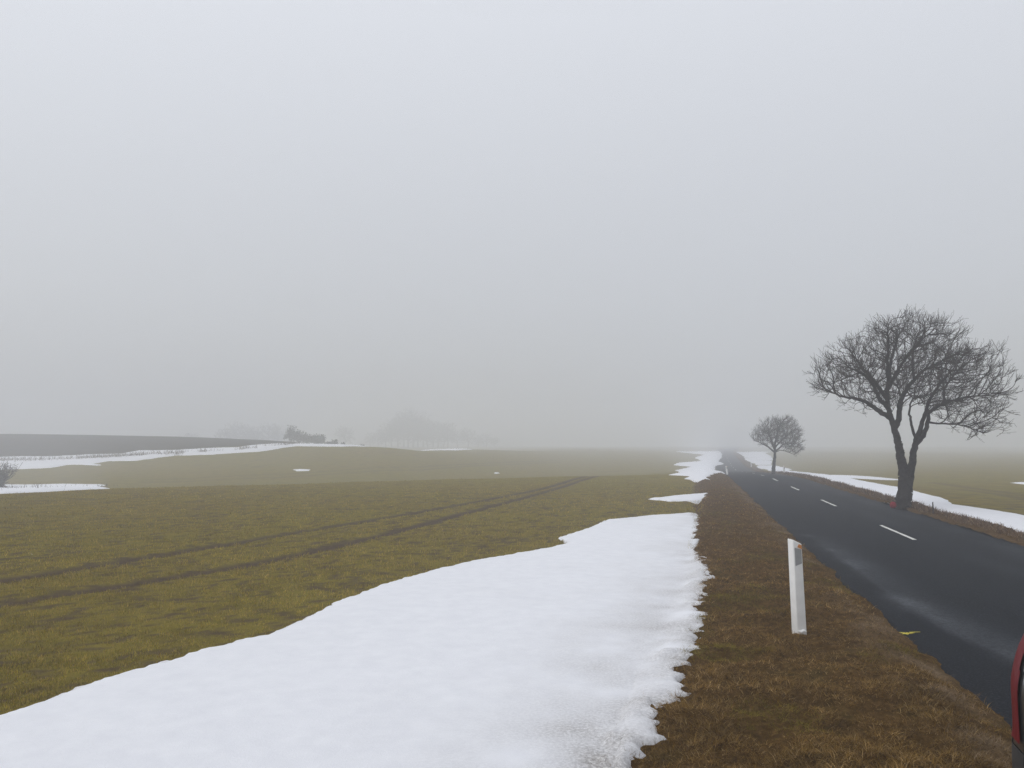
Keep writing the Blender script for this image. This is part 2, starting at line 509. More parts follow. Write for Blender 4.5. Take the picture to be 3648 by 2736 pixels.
bot = np.stack([RX, RYY, RZ], -1)
# edge skirt: the asphalt layer has a small broken edge
skL = bot[:, :1].copy(); skL[..., 0] -= .02; skL[..., 2] -= .12
skR = bot[:, -1:].copy(); skR[..., 0] += .02; skR[..., 2] -= .12
full = np.concatenate([skL, bot, skR], 1)
sf = np.concatenate([salt[:, :1], salt, salt[:, -1:]], 1)
ny, nx = full.shape[:2]; idx = np.arange(ny * nx).reshape(ny, nx)
q = np.stack([idx[:-1, :-1], idx[:-1, 1:], idx[1:, 1:], idx[1:, :-1]], -1).reshape(-1, 4)
road = np_mesh('road', full.reshape(-1, 3), [q], M_ROAD, smooth=True, attrs={'salt': np.clip(sf, 0, 1).ravel()})
tag(road, kind='structure')

def road_strip(name, y0, y1, off, w, mat, lift=0.004, ragged=0.0):
    n = max(6, int((y1 - y0) / .25)); ys = np.linspace(y0, y1, n + 1)
    hw = w / 2
    l = xc(ys) + off - hw + ragged * fbm(ys * 9, ys * 0, 51, 2); r = xc(ys) + off + hw + ragged * fbm(ys * 9, ys * 0 + 4, 52, 2)
    v = np.concatenate([np.stack([l, ys, road_h(l, ys) + lift], 1), np.stack([r, ys, road_h(r, ys) + lift], 1)])
    i = np.arange(n)
    f = np.stack([i, i + n + 1, i + n + 2, i + 1], 1)
    return np_mesh(name, v, [f], mat, parent=road)
y = 16.45
k = 0
while y < 190:
    if y > 0:
        road_strip('lane_marking', y, y + 2.95, -0.02, 0.085, M_PAINT, ragged=0.012)
    y += 8.95; k += 1
# yellow spray mark near the left edge
hx, hy = ground_hit(906, 631)
th = np.linspace(0, 2 * math.pi, 40, endpoint=False)
rr = 1 + 0.35 * np.sin(3 * th + 1) + 0.25 * np.sin(7 * th) + .2 * np.sin(11 * th + 2)
vx = hx + 0.065 * rr * np.cos(th) + 0.0; vy = hy + 0.04 * rr * np.sin(th)
v = np.concatenate([[[hx, hy, road_h(hx, hy) + .006]], np.stack([vx, vy, road_h(vx, vy) + .006], 1)])
i = np.arange(40)
bx = np.array([[hx + .05, hy + .01], [hx + .17, hy + .025], [hx + .17, hy + .04], [hx + .05, hy + .04]])
v = np.concatenate([v, np.concatenate([bx, (road_h(bx[:, 0], bx[:, 1]) + .009)[:, None]], 1)])
np_mesh('paint_mark', v, [np.stack([np.zeros(40, int), i + 1, (i + 1) % 40 + 1], 1), [[41, 42, 43, 44]]], M_YELLOW, parent=road)

# ------------------------------------------------------------------ grass verges
def outer(y): return pchip([-30, 4, 7, 10, 19, 26, 400], [-5.7, -5.6, -5.25, -5.0, -4.75, -4.45, -4.4], y)
def verge_top(d, x, y, left):
    n = 0.06 * fbm(x * 2.3, y * 2.3, 61, 4) + 0.055 * fbm(x * 6, y * 6, 62, 3)
    if left:
        ob = outer(y) + .12 * fbm(y * .9, y * 0, 64, 3)
        out = 1 - sstep(ob - .12, ob + .35, d)                     # sinks under the field at its outer edge
        d = d + .08 * fbm(y * 1.1, y * 0 + 2, 65, 2) + .025 * fbm(y * 7, y * 0 + 5, 66, 2)
        inn = sstep(-2.88, -2.58, d)
        prof = 0.05 + 0.05 * np.sin(np.clip((d + 4.9) / 2.4, 0, 1) * math.pi)
        base = np.where(d < -4, landz(x, y), roadz(y))
        return landz(x, y) * 1.0 + prof * (1 - out) * (1 - 0.8 * inn) - 0.10 * out - 0.08 * sstep(-2.60, -2.36, d) + n * (1 - .5 * inn)
    out = sstep(3.2, 4.2, d); inn = 1 - sstep(2.2, 2.5, d)
    return landz(x, y) + (0.05 + 0.02 * np.sin(y)) * (1 - out) * (1 - .7 * inn) - 0.15 * out - 0.07 * (1 - sstep(2.0, 2.25, d)) + n * 0.8

vy_ = [1.0]
while vy_[-1] < 330: vy_.append(vy_[-1] + max(.045, .006 * vy_[-1]))
vy_ = np.concatenate([np.arange(-20, 1, .5), vy_])
for left, d0, d1, nd in ((True, -6.0, -2.30, 78), (False, 2.05, 4.3, 44)):
    DD, VY = np.meshgrid(np.linspace(d0, d1, nd), vy_)
    VX = DD + xc(VY)
    VZ = verge_top(DD, VX, VY, left)
    near_edge = (np.exp(-((DD + 2.75) / .28) ** 2) if left else 0.4 * np.exp(-((DD - 2.5) / .2) ** 2))
    straw = np.clip(near_edge * (0.12 + 1.9 * fbm(VX * 1.6, VY * 1.6, 63, 4)), 0, 1)
    ny, nx = VX.shape; idx = np.arange(ny * nx).reshape(ny, nx)
    q = np.stack([idx[:-1, :-1], idx[:-1, 1:], idx[1:, 1:], idx[1:, :-1]], -1).reshape(-1, 4)
    tag(np_mesh('grass_verge', np.stack([VX, VY, VZ], -1).reshape(-1, 3), [q], M_VERGE, smooth=True, attrs={'straw': straw.ravel()}), kind='structure')

# ------------------------------------------------------------------ snow patches
S2 = 1024 / 2212
def P2(lst): return [(a * S2, b * S2) for a, b in lst]
def crop4(lst): return [((2300 + a / 3.687) / 3.5625, (1430 + b / 3.687) / 3.5625) for a, b in lst]
SNOW = []
def snow(px_poly, label, res, thick, edge, amp, nscale, dirt=0.0, resy=None, extra=None, lift=0.0, seed=70, holes=None, ymax=320):
    P = [ground_hit(u, v) for u, v in px_poly]
    P = np.array([p if p[1] <= ymax else at_depth(u, v, ymax)[:2] for p, (u, v) in zip(P, px_poly)] + (extra or []))
    X, Y = grid_patch(P, res, amp * 2 + res * 3, resy)
    sdist = signed_dist(X, Y, P)
    sdist = sdist + amp * fbm(X * nscale, Y * nscale, seed, 4)
    sdist += 0.3 * amp * fbm(X * nscale * 5, Y * nscale * 5, seed + 3, 2)
    if dirt:
        rr_ = sstep(-5.4, -4.8, X - xc(Y))
        sdist += .085 * rr_ * sstep(5.5, 8, Y)
        sdist += rr_ * np.exp(-np.clip(sdist, 0, None) / .18) * (0.13 * fbm(X * 1.8, Y * 7.5, seed + 21, 4) + .10 * fbm(X * 6, Y * 18, seed + 22, 3))
    if dirt: sdist += .055 * fbm(X * 8, Y * 8, seed + 25, 3)
    if holes is not None: sdist = holes(X, Y, sdist)
    D = X - xc(Y)
    base = landz(X, Y)
    ed = edge + (.22 * sstep(-7.2, -6.0, D) * (D < 0) if dirt else 0)
    h = thick * (1 - np.exp(-np.clip(sdist, 0, None) / ed)) + np.clip(sdist, -.2, 0) * 1.0 - 0.004
    relief = thick * 0.10 * fbm(X * .6, Y * .6, seed + 5, 3) + thick * 0.05 * fbm(X * 9, Y * 9, seed + 6, 3)
    Z = base + lift + h + relief * sstep(0, edge * 2, sdist)
    # lift over the verge turf where the snow lies on it
    vg = np.where(D < 0, 0.075 * sstep(outer(Y), outer(Y) + .4, D) , 0.04 * (1 - sstep(3.0, 4.0, D)))
    Z += vg * (np.abs(D) < 5.2)
    if dirt:
        Z = np.where((D < -2.5) & (D > -5.9) & (sdist > 0), np.maximum(Z, verge_top(D, X, Y, True) + .035 * sstep(0, .15, sdist) - .015), Z)
    dm = np.zeros(X.shape)
    if dirt:
        e = 1.25 * np.exp(-np.clip(sdist, 0, None) / 0.55) * sstep(-7.0, -6.0, D) * (1 - .75 * sstep(8, 17, Y))
        dm = dirt * np.clip(e * (0.55 + 0.9 * fbm(X * 2.0, Y * 2.0, seed + 8, 4)) + 0.35 * np.clip(fbm(X * 1.1, Y * 1.1, seed + 9, 4) - .1, 0, 1) * np.exp(-np.clip(-D - 4.4, 0, None) / 2.0), 0, 1)
        dm = np.maximum(dm, 0.5 * np.clip(1 - sdist / .12, 0, 1) * (fbm(X * 3, Y * 3, seed + 2, 3) > .1))
    V, q, at = compact(X, Y, Z, sdist > -0.06, {'dirt': dm})
    o = np_mesh('snow_patch', V, [q], M_SNOW, smooth=True, attrs=at)
    tag(o, label, 'snow patch', 'patches of melting snow', 'stuff')
    SNOW.append(P)
    return o

NEAR = P2([(-420, 1700), (-200, 1612), (0, 1550), (200, 1478), (420, 1413), (560, 1378), (640, 1350), (720, 1305), (850, 1258), (1010, 1215), (1150, 1192),
           (1225, 1176), (1208, 1163), (1270, 1143), (1310, 1124), (1400, 1113), (1490, 1108), (1502, 1128), (1496, 1155), (1488, 1180),
           (1505, 1215), (1525, 1255), (1512, 1300), (1500, 1325), (1506, 1370), (1476, 1390), (1482, 1412), (1462, 1440), (1448, 1488), (1487, 1498),
           (1462, 1530), (1422, 1556), (1418, 1598), (1372, 1616), (1366, 1640), (1355, 1690), (1250, 1900), (600, 2100), (-400, 2100)])
snow(NEAR, 'large thick white snow sheet between the near green field and the brown verge', .026, .055, .05, .05, 4.0, dirt=1.0)
snow(P2([(1405, 1079), (1440, 1075), (1490, 1070), (1525, 1069), (1530, 1075), (1510, 1082), (1450, 1083)]),
     'thin white snow tongue beside the verge just beyond the large snow sheet', .06, .10, .15, .2, .8, seed=71)
snow(crop4([(320, 968), (620, 945), (450, 935), (410, 905), (600, 860), (350, 836), (400, 815), (760, 785), (640, 740), (780, 700), (380, 658), (700, 640), (900, 622), (975, 640), (998, 700),
            (990, 745), (940, 790), (1010, 822), (900, 850), (910, 915), (860, 935), (1040, 945), (930, 962), (860, 1010), (820, 1050), (720, 1045), (510, 1020), (600, 985)]),
     'jagged white snow bank on the left of the far road', .3, .22, .5, .35, .35, seed=72, resy=.4, ymax=230)
def right_holes(X, Y, sd):
    n = fbm(X * .22, Y * .10, 99, 3)
    lim = X - xc(Y) - pchip([0, 60, 80, 110, 125, 400], [2.95, 2.95, 2.9, 2.8, 2.45, 2.4], Y) - .22 * fbm(Y * .5, Y * 0, 98, 3) - .1 * fbm(Y * 2.5, Y * 0, 96, 3)
    sd = np.minimum(sd, lim)
    return np.where(Y > 80, sd - 3.0 * sstep(.28, .5, n), sd)
snow(crop4([(1180, 640), (1330, 600), (1530, 640), (1640, 665), (1560, 680), (1650, 720), (1670, 760), (1650, 830), (1730, 850), (1920, 895), (1880, 905), (2212, 955)])
     + P2([(1880, 1044), (1960, 1058), (2000, 1068), (2045, 1080), (2060, 1092), (2212, 1117), (2400, 1150), (2420, 1240), (2300, 1196), (2212, 1172), (2100, 1143), (1990, 1108), (1925, 1090), (1840, 1063), (1790, 1044), (1720, 1026)])
     + crop4([(2050, 985), (1850, 965), (1700, 935), (1640, 905), (1480, 870), (1440, 820), (1300, 770), (1290, 720), (1230, 690)]),
     'long white snow band along the right side of the road behind the trees', .14, .16, .3, .18, .6, seed=73, resy=.25, holes=right_holes, ymax=230)
snow(P2([(1780, 1027), (1835, 1028.5), (1900, 1032), (1947, 1037), (1900, 1036.5), (1830, 1033)]),
     'thin white snow streak on the right field between the two roadside trees', .2, .1, .3, .15, .5, seed=74)
snow(P2([(2180, 1043), (2212, 1043), (2290, 1044), (2290, 1051), (2212, 1047)]),
     'small white snow streak on the right field at the picture edge', .2, .1, .3, .15, .5, seed=75)
def hedge_gap(X, Y, sd): return sd
snow(P2([(-60, 990), (40, 987), (130, 986), (190, 982), (260, 981), (300, 974), (390, 973), (440, 970), (505, 968), (560, 962), (600, 958), (650, 957), (700, 959), (760, 962), (800, 965),
         (740, 965), (640, 964), (600, 970), (560, 976), (460, 982), (380, 984), (330, 991), (290, 996), (235, 996), (200, 1002), (228, 1006), (150, 1004), (110, 1011), (60, 1013), (0, 1015), (-60, 1018)]),
     'long white snow strip under the dark ploughed rise', .35, .25, .6, .45, .25, seed=76, ymax=116)
snow(P2([(-80, 1051), (0, 1048), (60, 1049), (150, 1047), (200, 1048), (230, 1048), (205, 1053), (240, 1056), (190, 1058), (100, 1063), (0, 1067), (-80, 1069)]),
     'white snow patch in the hollow beside the bare shrub', .15, .15, .3, .3, .5, seed=77)
snow(P2([(632, 1015), (652, 1014), (672, 1015), (668, 1017.5), (640, 1018)]), 'small white snow patch alone in the middle of the second field', .12, .1, .25, .1, .8, seed=78)
snow(P2([(1066, 1021.5), (1076, 1021), (1080, 1022.5), (1070, 1023.5)]), 'tiny white snow spot near the crest of the near field', .08, .1, .15, .06, 1, seed=79)
snow(P2([(900, 971), (960, 966), (1000, 963.5), (1040, 965.5), (1090, 968), (1020, 970.5), (985, 973)]), 'faint white snow patch in front of the foggy wood', .5, .25, .8, .6, .2, seed=80, ymax=165)
snow(P2([(64, 1196), (70, 1195.5), (73, 1198), (66, 1199)]), 'tiny white snow lump in the near field by the left tramline', .02, .05, .05, .02, 3, seed=81)

# ------------------------------------------------------------------ grass blades
def blades(name, bx, by, bz, height, width, lean, tint, kind_label=None):
    n = len(bx)
    az = rng.uniform(0, 2 * math.pi, n); fa = rng.uniform(0, 2 * math.pi, n)
    hx_, hy_ = np.cos(az) * width / 2, np.sin(az) * width / 2
    lx, ly = np.cos(fa) * np.sin(lean) * height, np.sin(fa) * np.sin(lean) * height
    lz = np.cos(lean) * height
    z0 = np.zeros(n)
    base = np.stack([bx, by, bz], 1)
    wv = np.stack([hx_, hy_, z0], 1)
    mid = base + np.stack([lx * .4, ly * .4, lz * .62], 1)
    tip = base + np.stack([lx, ly, lz], 1)
    v = np.stack([base - wv, base + wv, mid + wv * .8, mid - wv * .8, tip], 1).reshape(-1, 3)
    i = np.arange(n)[:, None] * 5
    q = i + np.array([[0, 1, 2, 3]]); t = i + np.array([[3, 2, 4]])
    tt = np.repeat(tint, 5, 0)
    o = np_mesh(name, v, [q, t], M_BLADE, attrs={'tint': tt})
    tag(o, kind='stuff')
    return o

def palette(n, cols, p, var=.3):
    c = np.array(cols)[rng.choice(len(cols), n, p=p)]
    return np.clip(c * (1 + rng.uniform(-var, var, (n, 1))), 0.004, .9)

def in_snow(x, y):
    m = np.zeros(len(x), bool)
    for P in SNOW[:2]: m |= signed_dist(x, y, P) > 0.03
    return m

# winter wheat of the near field
N = 600000
uu = rng.uniform(-160, 740, N); vv = 478 + (rng.uniform(0, 1, N) ** 1.15) * 330
yy = 1536 / (vv - 445); xx = (uu - 512) / 768 * yy
rowc = xx - .34 * yy
snap = rng.uniform(0, 1, N) < .65
rowc = np.where(snap, np.round(rowc / .125) * .125 + rng.normal(0, .022, N), rowc)
xx = rowc + .34 * yy
dd = xx - xc(yy)
clump = fbm(xx * 1.7, yy * 1.7, 91, 4)
ok = (dd < outer(yy) + .12 + .15 * fbm(xx * 2, yy * 2, 92, 3)) & (yy > 2.2) & (yy < 48) & ~in_snow(xx, yy) & (track_mask(xx, yy) < .35 + .3 * rng.uniform(0, 1, N)) & (gaps(xx, yy) > -.29 + rng.uniform(-.22, .16, N)) & (clump > -.5 + rng.uniform(-.2, .1, N))
xx, yy, clump = xx[ok], yy[ok], clump[ok]; n = len(xx)
sc = np.clip(yy / 9, 1, 3.2)
tone = fbm(xx * .35, yy * .35, 93, 3)[:, None]
tint = palette(n, [(.190, .160, .015), (.26, .212, .024), (.110, .104, .009), (.34, .250, .055), (.15, .088, .028)], [.32, .30, .16, .13, .09], .35)
tint = tint * (1 + .25 * tone) * (1.06 + .5 * gaps(xx, yy)[:, None]) * (1 + .35 * fbm(xx * 11, yy * 11, 94, 2)[:, None]) * np.array([[1.10, 1.04, 1.35]])
blades('wheat_grass', xx, yy, landz(xx, yy) - .01, rng.uniform(.020, .056, n) * (1 + .5 * gaps(xx, yy)) * np.clip(sc, 1, 1.4), .0034 * sc, rng.uniform(.2, 1.25, n), tint)

# dead grass of the verge
N = 420000
uu = rng.uniform(480, 1200, N); vv = 474 + rng.uniform(0, 1, N) ** .9 * 480
yy = 1536 / (vv - 445); dl = rng.uniform(0, 1, N); yy = np.where(rng.uniform(0, 1, N) < .9, yy, yy * rng.uniform(.7, 1.3, N))
dl = outer(yy) + dl * (-2.44 - outer(yy)); xx = dl + xc(yy)
clump = fbm(xx * 2.3, yy * 2.3, 61, 4)
ok = (yy > 2.0) & (yy < 60) & (~in_snow(xx, yy) | (rng.uniform(0, 1, N) < .012)) & (rng.uniform(0, 1, N) < .25 + .75 * sstep(-2.45, -2.9, dl) + 0 * dl)
ok &= ~((dl > -2.6) & (rng.uniform(0, 1, N) < .6))
xx, yy, dl, clump = xx[ok], yy[ok], dl[ok], clump[ok]; n = len(xx)
g = fbm(xx * 1.1, yy * 1.1, 95, 3)
tint = palette(n, [(.148, .086, .025), (.235, .145, .047), (.068, .038, .011), (.38, .26, .115), (.175, .098, .019)], [.32, .25, .22, .09, .12], .4)
grn = palette(n, [(.115, .095, .014), (.17, .13, .022)], [.5, .5], .35)
tint = np.where((g + rng.uniform(-.15, .15, n) > .33)[:, None], grn, tint)
tint = tint * (1.0 + .6 * fbm(xx * 6, yy * 6, 62, 3)[:, None] + .3 * fbm(xx * 1.3, yy * 1.3, 67, 3)[:, None])  # shadow gaps between turf lumps put into the blade colour, plus broad tone variation
strawm = np.exp(-((dl + 2.75) / .28) ** 2) * (0.12 + 1.9 * fbm(xx * 1.6, yy * 1.6, 63, 4)) > rng.uniform(0, 1, n)
tint = np.where(strawm[:, None], palette(n, [(.27, .195, .12), (.18, .122, .07)], [.5, .5], .3), tint)
sc = np.clip(yy / 8, .9, 3)
blades('dead_grass', xx, yy, verge_top(dl, xx, yy, True) - .012, rng.uniform(.025, .085, n) * (1 + .8 * np.clip(clump, -1, 1)), .0032 * sc, np.clip(rng.normal(1.2, .28, n), .1, 1.52), tint)

N = 30000
yy = 8 + 60 * rng.uniform(0, 1, N) ** 1.6; dl = rng.uniform(2.2, 2.95, N); xx = dl + xc(yy)
tint = palette(N, [(.105, .058, .030), (.17, .105, .055), (.060, .034, .019), (.24, .17, .10)], [.35, .3, .2, .15], .3)
blades('dead_grass', xx, yy, verge_top(dl, xx, yy, False) - .01, rng.uniform(.05, .15, N) * np.clip(yy / 18, 1, 1.4), .005 * np.clip(yy / 10, 1, 3), np.clip(rng.normal(.9, .4, N), .1, 1.5), tint)

# dry weeds between the two snow bands at the left, and in the hollow
def strip_weeds(pts, n, hgt, wid, label, spread):
    W = np.array([ground_hit(u, v) for u, v in pts])
    seg = rng.integers(0, len(W) - 1, n); t = rng.uniform(0, 1, n)[:, None]
    p = W[seg] * (1 - t) + W[seg + 1] * t + rng.normal(0, spread, (n, 2))
    dens = fbm(p[:, 0] * .35, p[:, 1] * .35, 97, 3) > -.25
    p = p[dens]; m = len(p)
    tint = palette(m, [(.10, .07, .05), (.16, .12, .085), (.06, .045, .035)], [.4, .3, .3], .3)
    o = blades('dry_weeds', p[:, 0], p[:, 1], landz(p[:, 0], p[:, 1]), hgt * rng.uniform(.3, 1.2, m) ** 1.3, np.full(m, wid), rng.uniform(.15, 1.3, m), tint)
    tag(o, label, 'dry weeds')
strip_weeds(P2([(-60, 1000), (0, 998), (70, 997.5), (190, 993), (260, 989), (330, 985), (440, 979), (520, 974), (600, 966), (650, 961)]), 5000, .75, .05, 'brown dry weeds in a line along the long snow strip', .45)
strip_weeds(P2([(125, 1056), (150, 1055), (185, 1054), (210, 1053)]), 160, .24, .03, 'brown dry weeds poking through the snow in the hollow', 1.3)
strip_weeds(P2([(-30, 1062), (0, 1061), (40, 1060), (72, 1059)]), 400, .4, .022, 'brown dry weeds around the foot of the bare shrub', 1.0)

# ------------------------------------------------------------------ trees
def tube_mesh(nodes, parent, rad, sel, sides):
    """one tapered tube per node-parent segment."""
    nodes = np.asarray(nodes); ids = np.array([i for i in sel if parent[i] >= 0])
    if len(ids) == 0: return np.zeros((0, 3)), np.zeros((0, 4), int)
    a = nodes[parent[ids]]; b = nodes[ids]; ra = np.minimum(rad[parent[ids]], rad[ids] * 1.35); rb = rad[ids]
    d = b - a; L = np.linalg.norm(d, axis=1, keepdims=True) + 1e-9; d = d / L
    b = b + d * np.minimum(rb[:, None] * .5, L * .3)
    up = np.where(np.abs(d[:, 2:3]) > .9, np.array([[1., 0, 0]]), np.array([[0, 0, 1.]]))
    s = np.cross(d, up); s /= np.linalg.norm(s, axis=1, keepdims=True) + 1e-9; t = np.cross(d, s)
    th = np.arange(sides) / sides * 2 * math.pi
    ring = s[:, None] * np.cos(th)[None, :, None] + t[:, None] * np.sin(th)[None, :, None]
    va = a[:, None] + ring * ra[:, None, None]; vb = b[:, None] + ring * rb[:, None, None]
    v = np.concatenate([va, vb], 1).reshape(-1, 3)
    i = np.arange(len(ids))[:, None] * 2 * sides
    k = np.arange(sides); k2 = (k + 1) % sides
    q = np.stack([i + k, i + k2, i + sides + k2, i + sides + k], -1).reshape(-1, 4)
    return v, q

def poly_sample(poly, n, r, depth):
    P = np.array(poly); out = []
    lo, hi = P.min(0), P.max(0)
    while len(out) < n:
        p = r.uniform(lo, hi, (n * 2, 2)); sd_ = signed_dist(p[:, 0], p[:, 1], P)
        kp = (sd_ > .03 * (hi[0] - lo[0])) & (r.uniform(0, 1, len(p)) < .30 + .7 * np.clip(sd_ / (.16 * (hi[0] - lo[0])), 0, 1)) & (fbm(p[:, 0] * 14 / (hi[0] - lo[0]), p[:, 1] * 14 / (hi[0] - lo[0]), 5, 3) > r.uniform(-.75, .05, len(p)))
        p = p[kp]; s = sd_[kp]
        half = depth * np.sqrt(np.clip(s / (0.35 * (hi[0] - lo[0])), 0, 1) * (2 - np.clip(s / (0.35 * (hi[0] - lo[0])), 0, 1)))
        dep = r.uniform(-1, 1, len(p)) * half
        out += [(a, d_, b) for (a, b), d_ in zip(p, dep)]
    return np.array(out[:n])

def grow_tree(limbs, poly, n_attr, depth, step, infl, kill, r0, seed, twig=1.0, expo=2.35, origin=(0, 0, 0), tropism=.6, wind=0.0, sub=False, twl=.3, twseg=3):
    """limbs: list of (polyline [(x,y,z)], radius start, radius end, parent limb or None)."""
    r = np.random.default_rng(seed)
    nodes, par, rmin, dirs = [], [], [], []
    origin = np.array(origin)
    for pts, ra, rb in limbs:
        pts = np.array(pts, float)
        seg = np.linalg.norm(np.diff(pts, axis=0), axis=1); tot = seg.sum(); cum = np.concatenate([[0], np.cumsum(seg)])
        n = max(3, int(tot / step)); ss = np.linspace(0, tot, n + 1)
        q = np.stack([pchip(cum, pts[:, k], ss) for k in range(3)], 1)
        q[1:] += r.normal(0, step * .10, q[1:].shape)
        if nodes:
            N_ = np.array(nodes); j = int(np.argmin(np.linalg.norm(N_ - q[0], axis=1))); prev = j
        else: prev = -1
        for k, p in enumerate(q):
            if k == 0 and prev >= 0:
                continue
            nodes.append(p); par.append(prev); rmin.append(float(pchip(*zip(*ra), ss[k] / tot)) if isinstance(ra, list) else ra + (rb - ra) * ss[k] / tot); prev = len(nodes) - 1
    A = poly_sample(poly, n_attr, r, depth)
    N_ = np.array(nodes)
    best = np.full(len(A), 1e9); bi = np.zeros(len(A), int)
    def upd(start):
        for s in range(start, len(N_), 300):
            d = np.linalg.norm(A[:, None] - N_[None, s:s + 300], axis=2); j = d.argmin(1); m = d[np.arange(len(A)), j]
            w = m < best; best[w] = m[w]; bi[w] = s + j[w]
    upd(0)
    nk = len(limbs[0][0])
    for it in range(220):
        alive = best > kill
        A, best, bi = A[alive], best[alive], bi[alive]
        if len(A) == 0: break
        act = best < infl if it > 40 else best < infl * 1.6
        if not act.any(): break
        u = A[act] - N_[bi[act]]; u /= np.linalg.norm(u, axis=1, keepdims=True)
        acc = np.zeros((len(N_), 3)); np.add.at(acc, bi[act], u)
        g = np.unique(bi[act])
        cnt = np.bincount(np.array(par)[np.array(par) >= 0], minlength=len(N_)) if len(par) else 0
        full = cnt[g] >= 3
        if full.any(): best[np.isin(bi, g[full]) & (best < infl)] = 0.0
        g = g[~full]
        if len(g) == 0: continue
        v = acc[g]; v /= np.linalg.norm(v, axis=1, keepdims=True) + 1e-9
        # keep something of the growing direction of the twig it continues
        pg = np.array([par[i] for i in g]); pd = np.where((pg >= 0)[:, None], N_[g] - N_[np.maximum(pg, 0)], 0)
        pd = pd / (np.linalg.norm(pd, axis=1, keepdims=True) + 1e-9)
        rad_dir = N_[g] - origin; rad_dir = rad_dir / (np.linalg.norm(rad_dir, axis=1, keepdims=True) + 1e-9)
        v = v + 1.0 * pd + tropism * rad_dir + r.normal(0, .12, v.shape); v[:, 2] += .10; v[:, 0] += wind
        v /= np.linalg.norm(v, axis=1, keepdims=True)
        new = N_[g] + v * step
        s0 = len(N_); N_ = np.concatenate([N_, new]); par += list(g); rmin += [0] * len(g)
        upd(s0)
        if len(N_) > 26000: break
    nb = len(N_)
    par_a = np.array(par)
    child = np.zeros(nb, int); np.add.at(child, par_a[par_a >= 0], 1)
    # twigs
    tn, tp = [], []
    cand = np.where(np.array(rmin) == 0)[0]
    for i in cand:
        k = r.poisson(twig * (2.2 if child[i] == 0 else .8))
        pd = N_[i] - N_[par_a[i]]; pd /= np.linalg.norm(pd) + 1e-9
        ro = N_[i] - origin; ro /= np.linalg.norm(ro) + 1e-9
        for _ in range(k):
            d = pd * .7 + ro * .5 + r.normal(0, .42, 3) + np.array([wind * 1.2, 0, .42]); d /= np.linalg.norm(d)
            p = N_[i]; prev = i; L = twl * r.uniform(.45, 1.15) / twseg
            for s in range(twseg):
                p = p + d * L; tn.append(p); tp.append(prev); prev = nb + len(tn) - 1
                if sub and r.uniform() < .75:
                    d2 = d + r.normal(0, .45, 3) + np.array([wind, 0, .2]); d2 /= np.linalg.norm(d2)
                    q_ = p; pq = prev
                    for _s in range(2):
                        q_ = q_ + d2 * twl * r.uniform(.14, .26); tn.append(q_); tp.append(pq); pq = nb + len(tn) - 1
                d = d + r.normal(0, .12, 3) + np.array([0, 0, .06]); d /= np.linalg.norm(d)
    if tn:
        N_ = np.concatenate([N_, np.array(tn)]); par_a = np.concatenate([par_a, np.array(tp)])
    n = len(N_)
    acc = np.zeros(n)
    ch = np.zeros(n, int); np.add.at(ch, par_a[par_a >= 0], 1)
    acc[ch == 0] = r0 ** expo
    for i in range(n - 1, 0, -1):
        if acc[i] == 0: acc[i] = r0 ** expo
        if par_a[i] >= 0 and par_a[i] < i: acc[par_a[i]] += acc[i] * (1.0 if ch[i] else .35)
    rad = acc ** (1 / expo)
    rm = np.concatenate([np.array(rmin), np.zeros(n - len(rmin))])
    rad = np.where(rm > 0, rm, np.minimum(rad, np.where(par_a >= 0, .9, 1) * 9))
    for i in range(1, n):
        if par_a[i] >= 0: rad[i] = min(rad[i], rad[par_a[i]] * .97)
    return N_, par_a, np.maximum(rad, r0 * .75), rm

def build_tree(name, grown, loc, label, cat='tree', group=None, thick=.045, rot=0.0, flare=True):
    N_, par, rad, rm = grown
    root = empty(name, loc, rot)
    tag(root, label, cat, group)
    big = np.where(rm > 0)[0]
    vt, qt = tube_mesh(N_, par, rad, big, 12)
    np_mesh('trunk', vt, [qt], M_BARK, root, smooth=True)
    rest = np.where(rm == 0)[0]
    mid = [i for i in rest if rad[i] > .012]; thin = [i for i in rest if rad[i] <= .012]
    v1, q1 = tube_mesh(N_, par, rad, mid, 5); v2, q2 = tube_mesh(N_, par, rad, thin, 3)
    np_mesh('crown', np.concatenate([v1, v2]), [np.concatenate([q1, q2 + len(v1)])], M_TWIG, root, smooth=True)
    return root

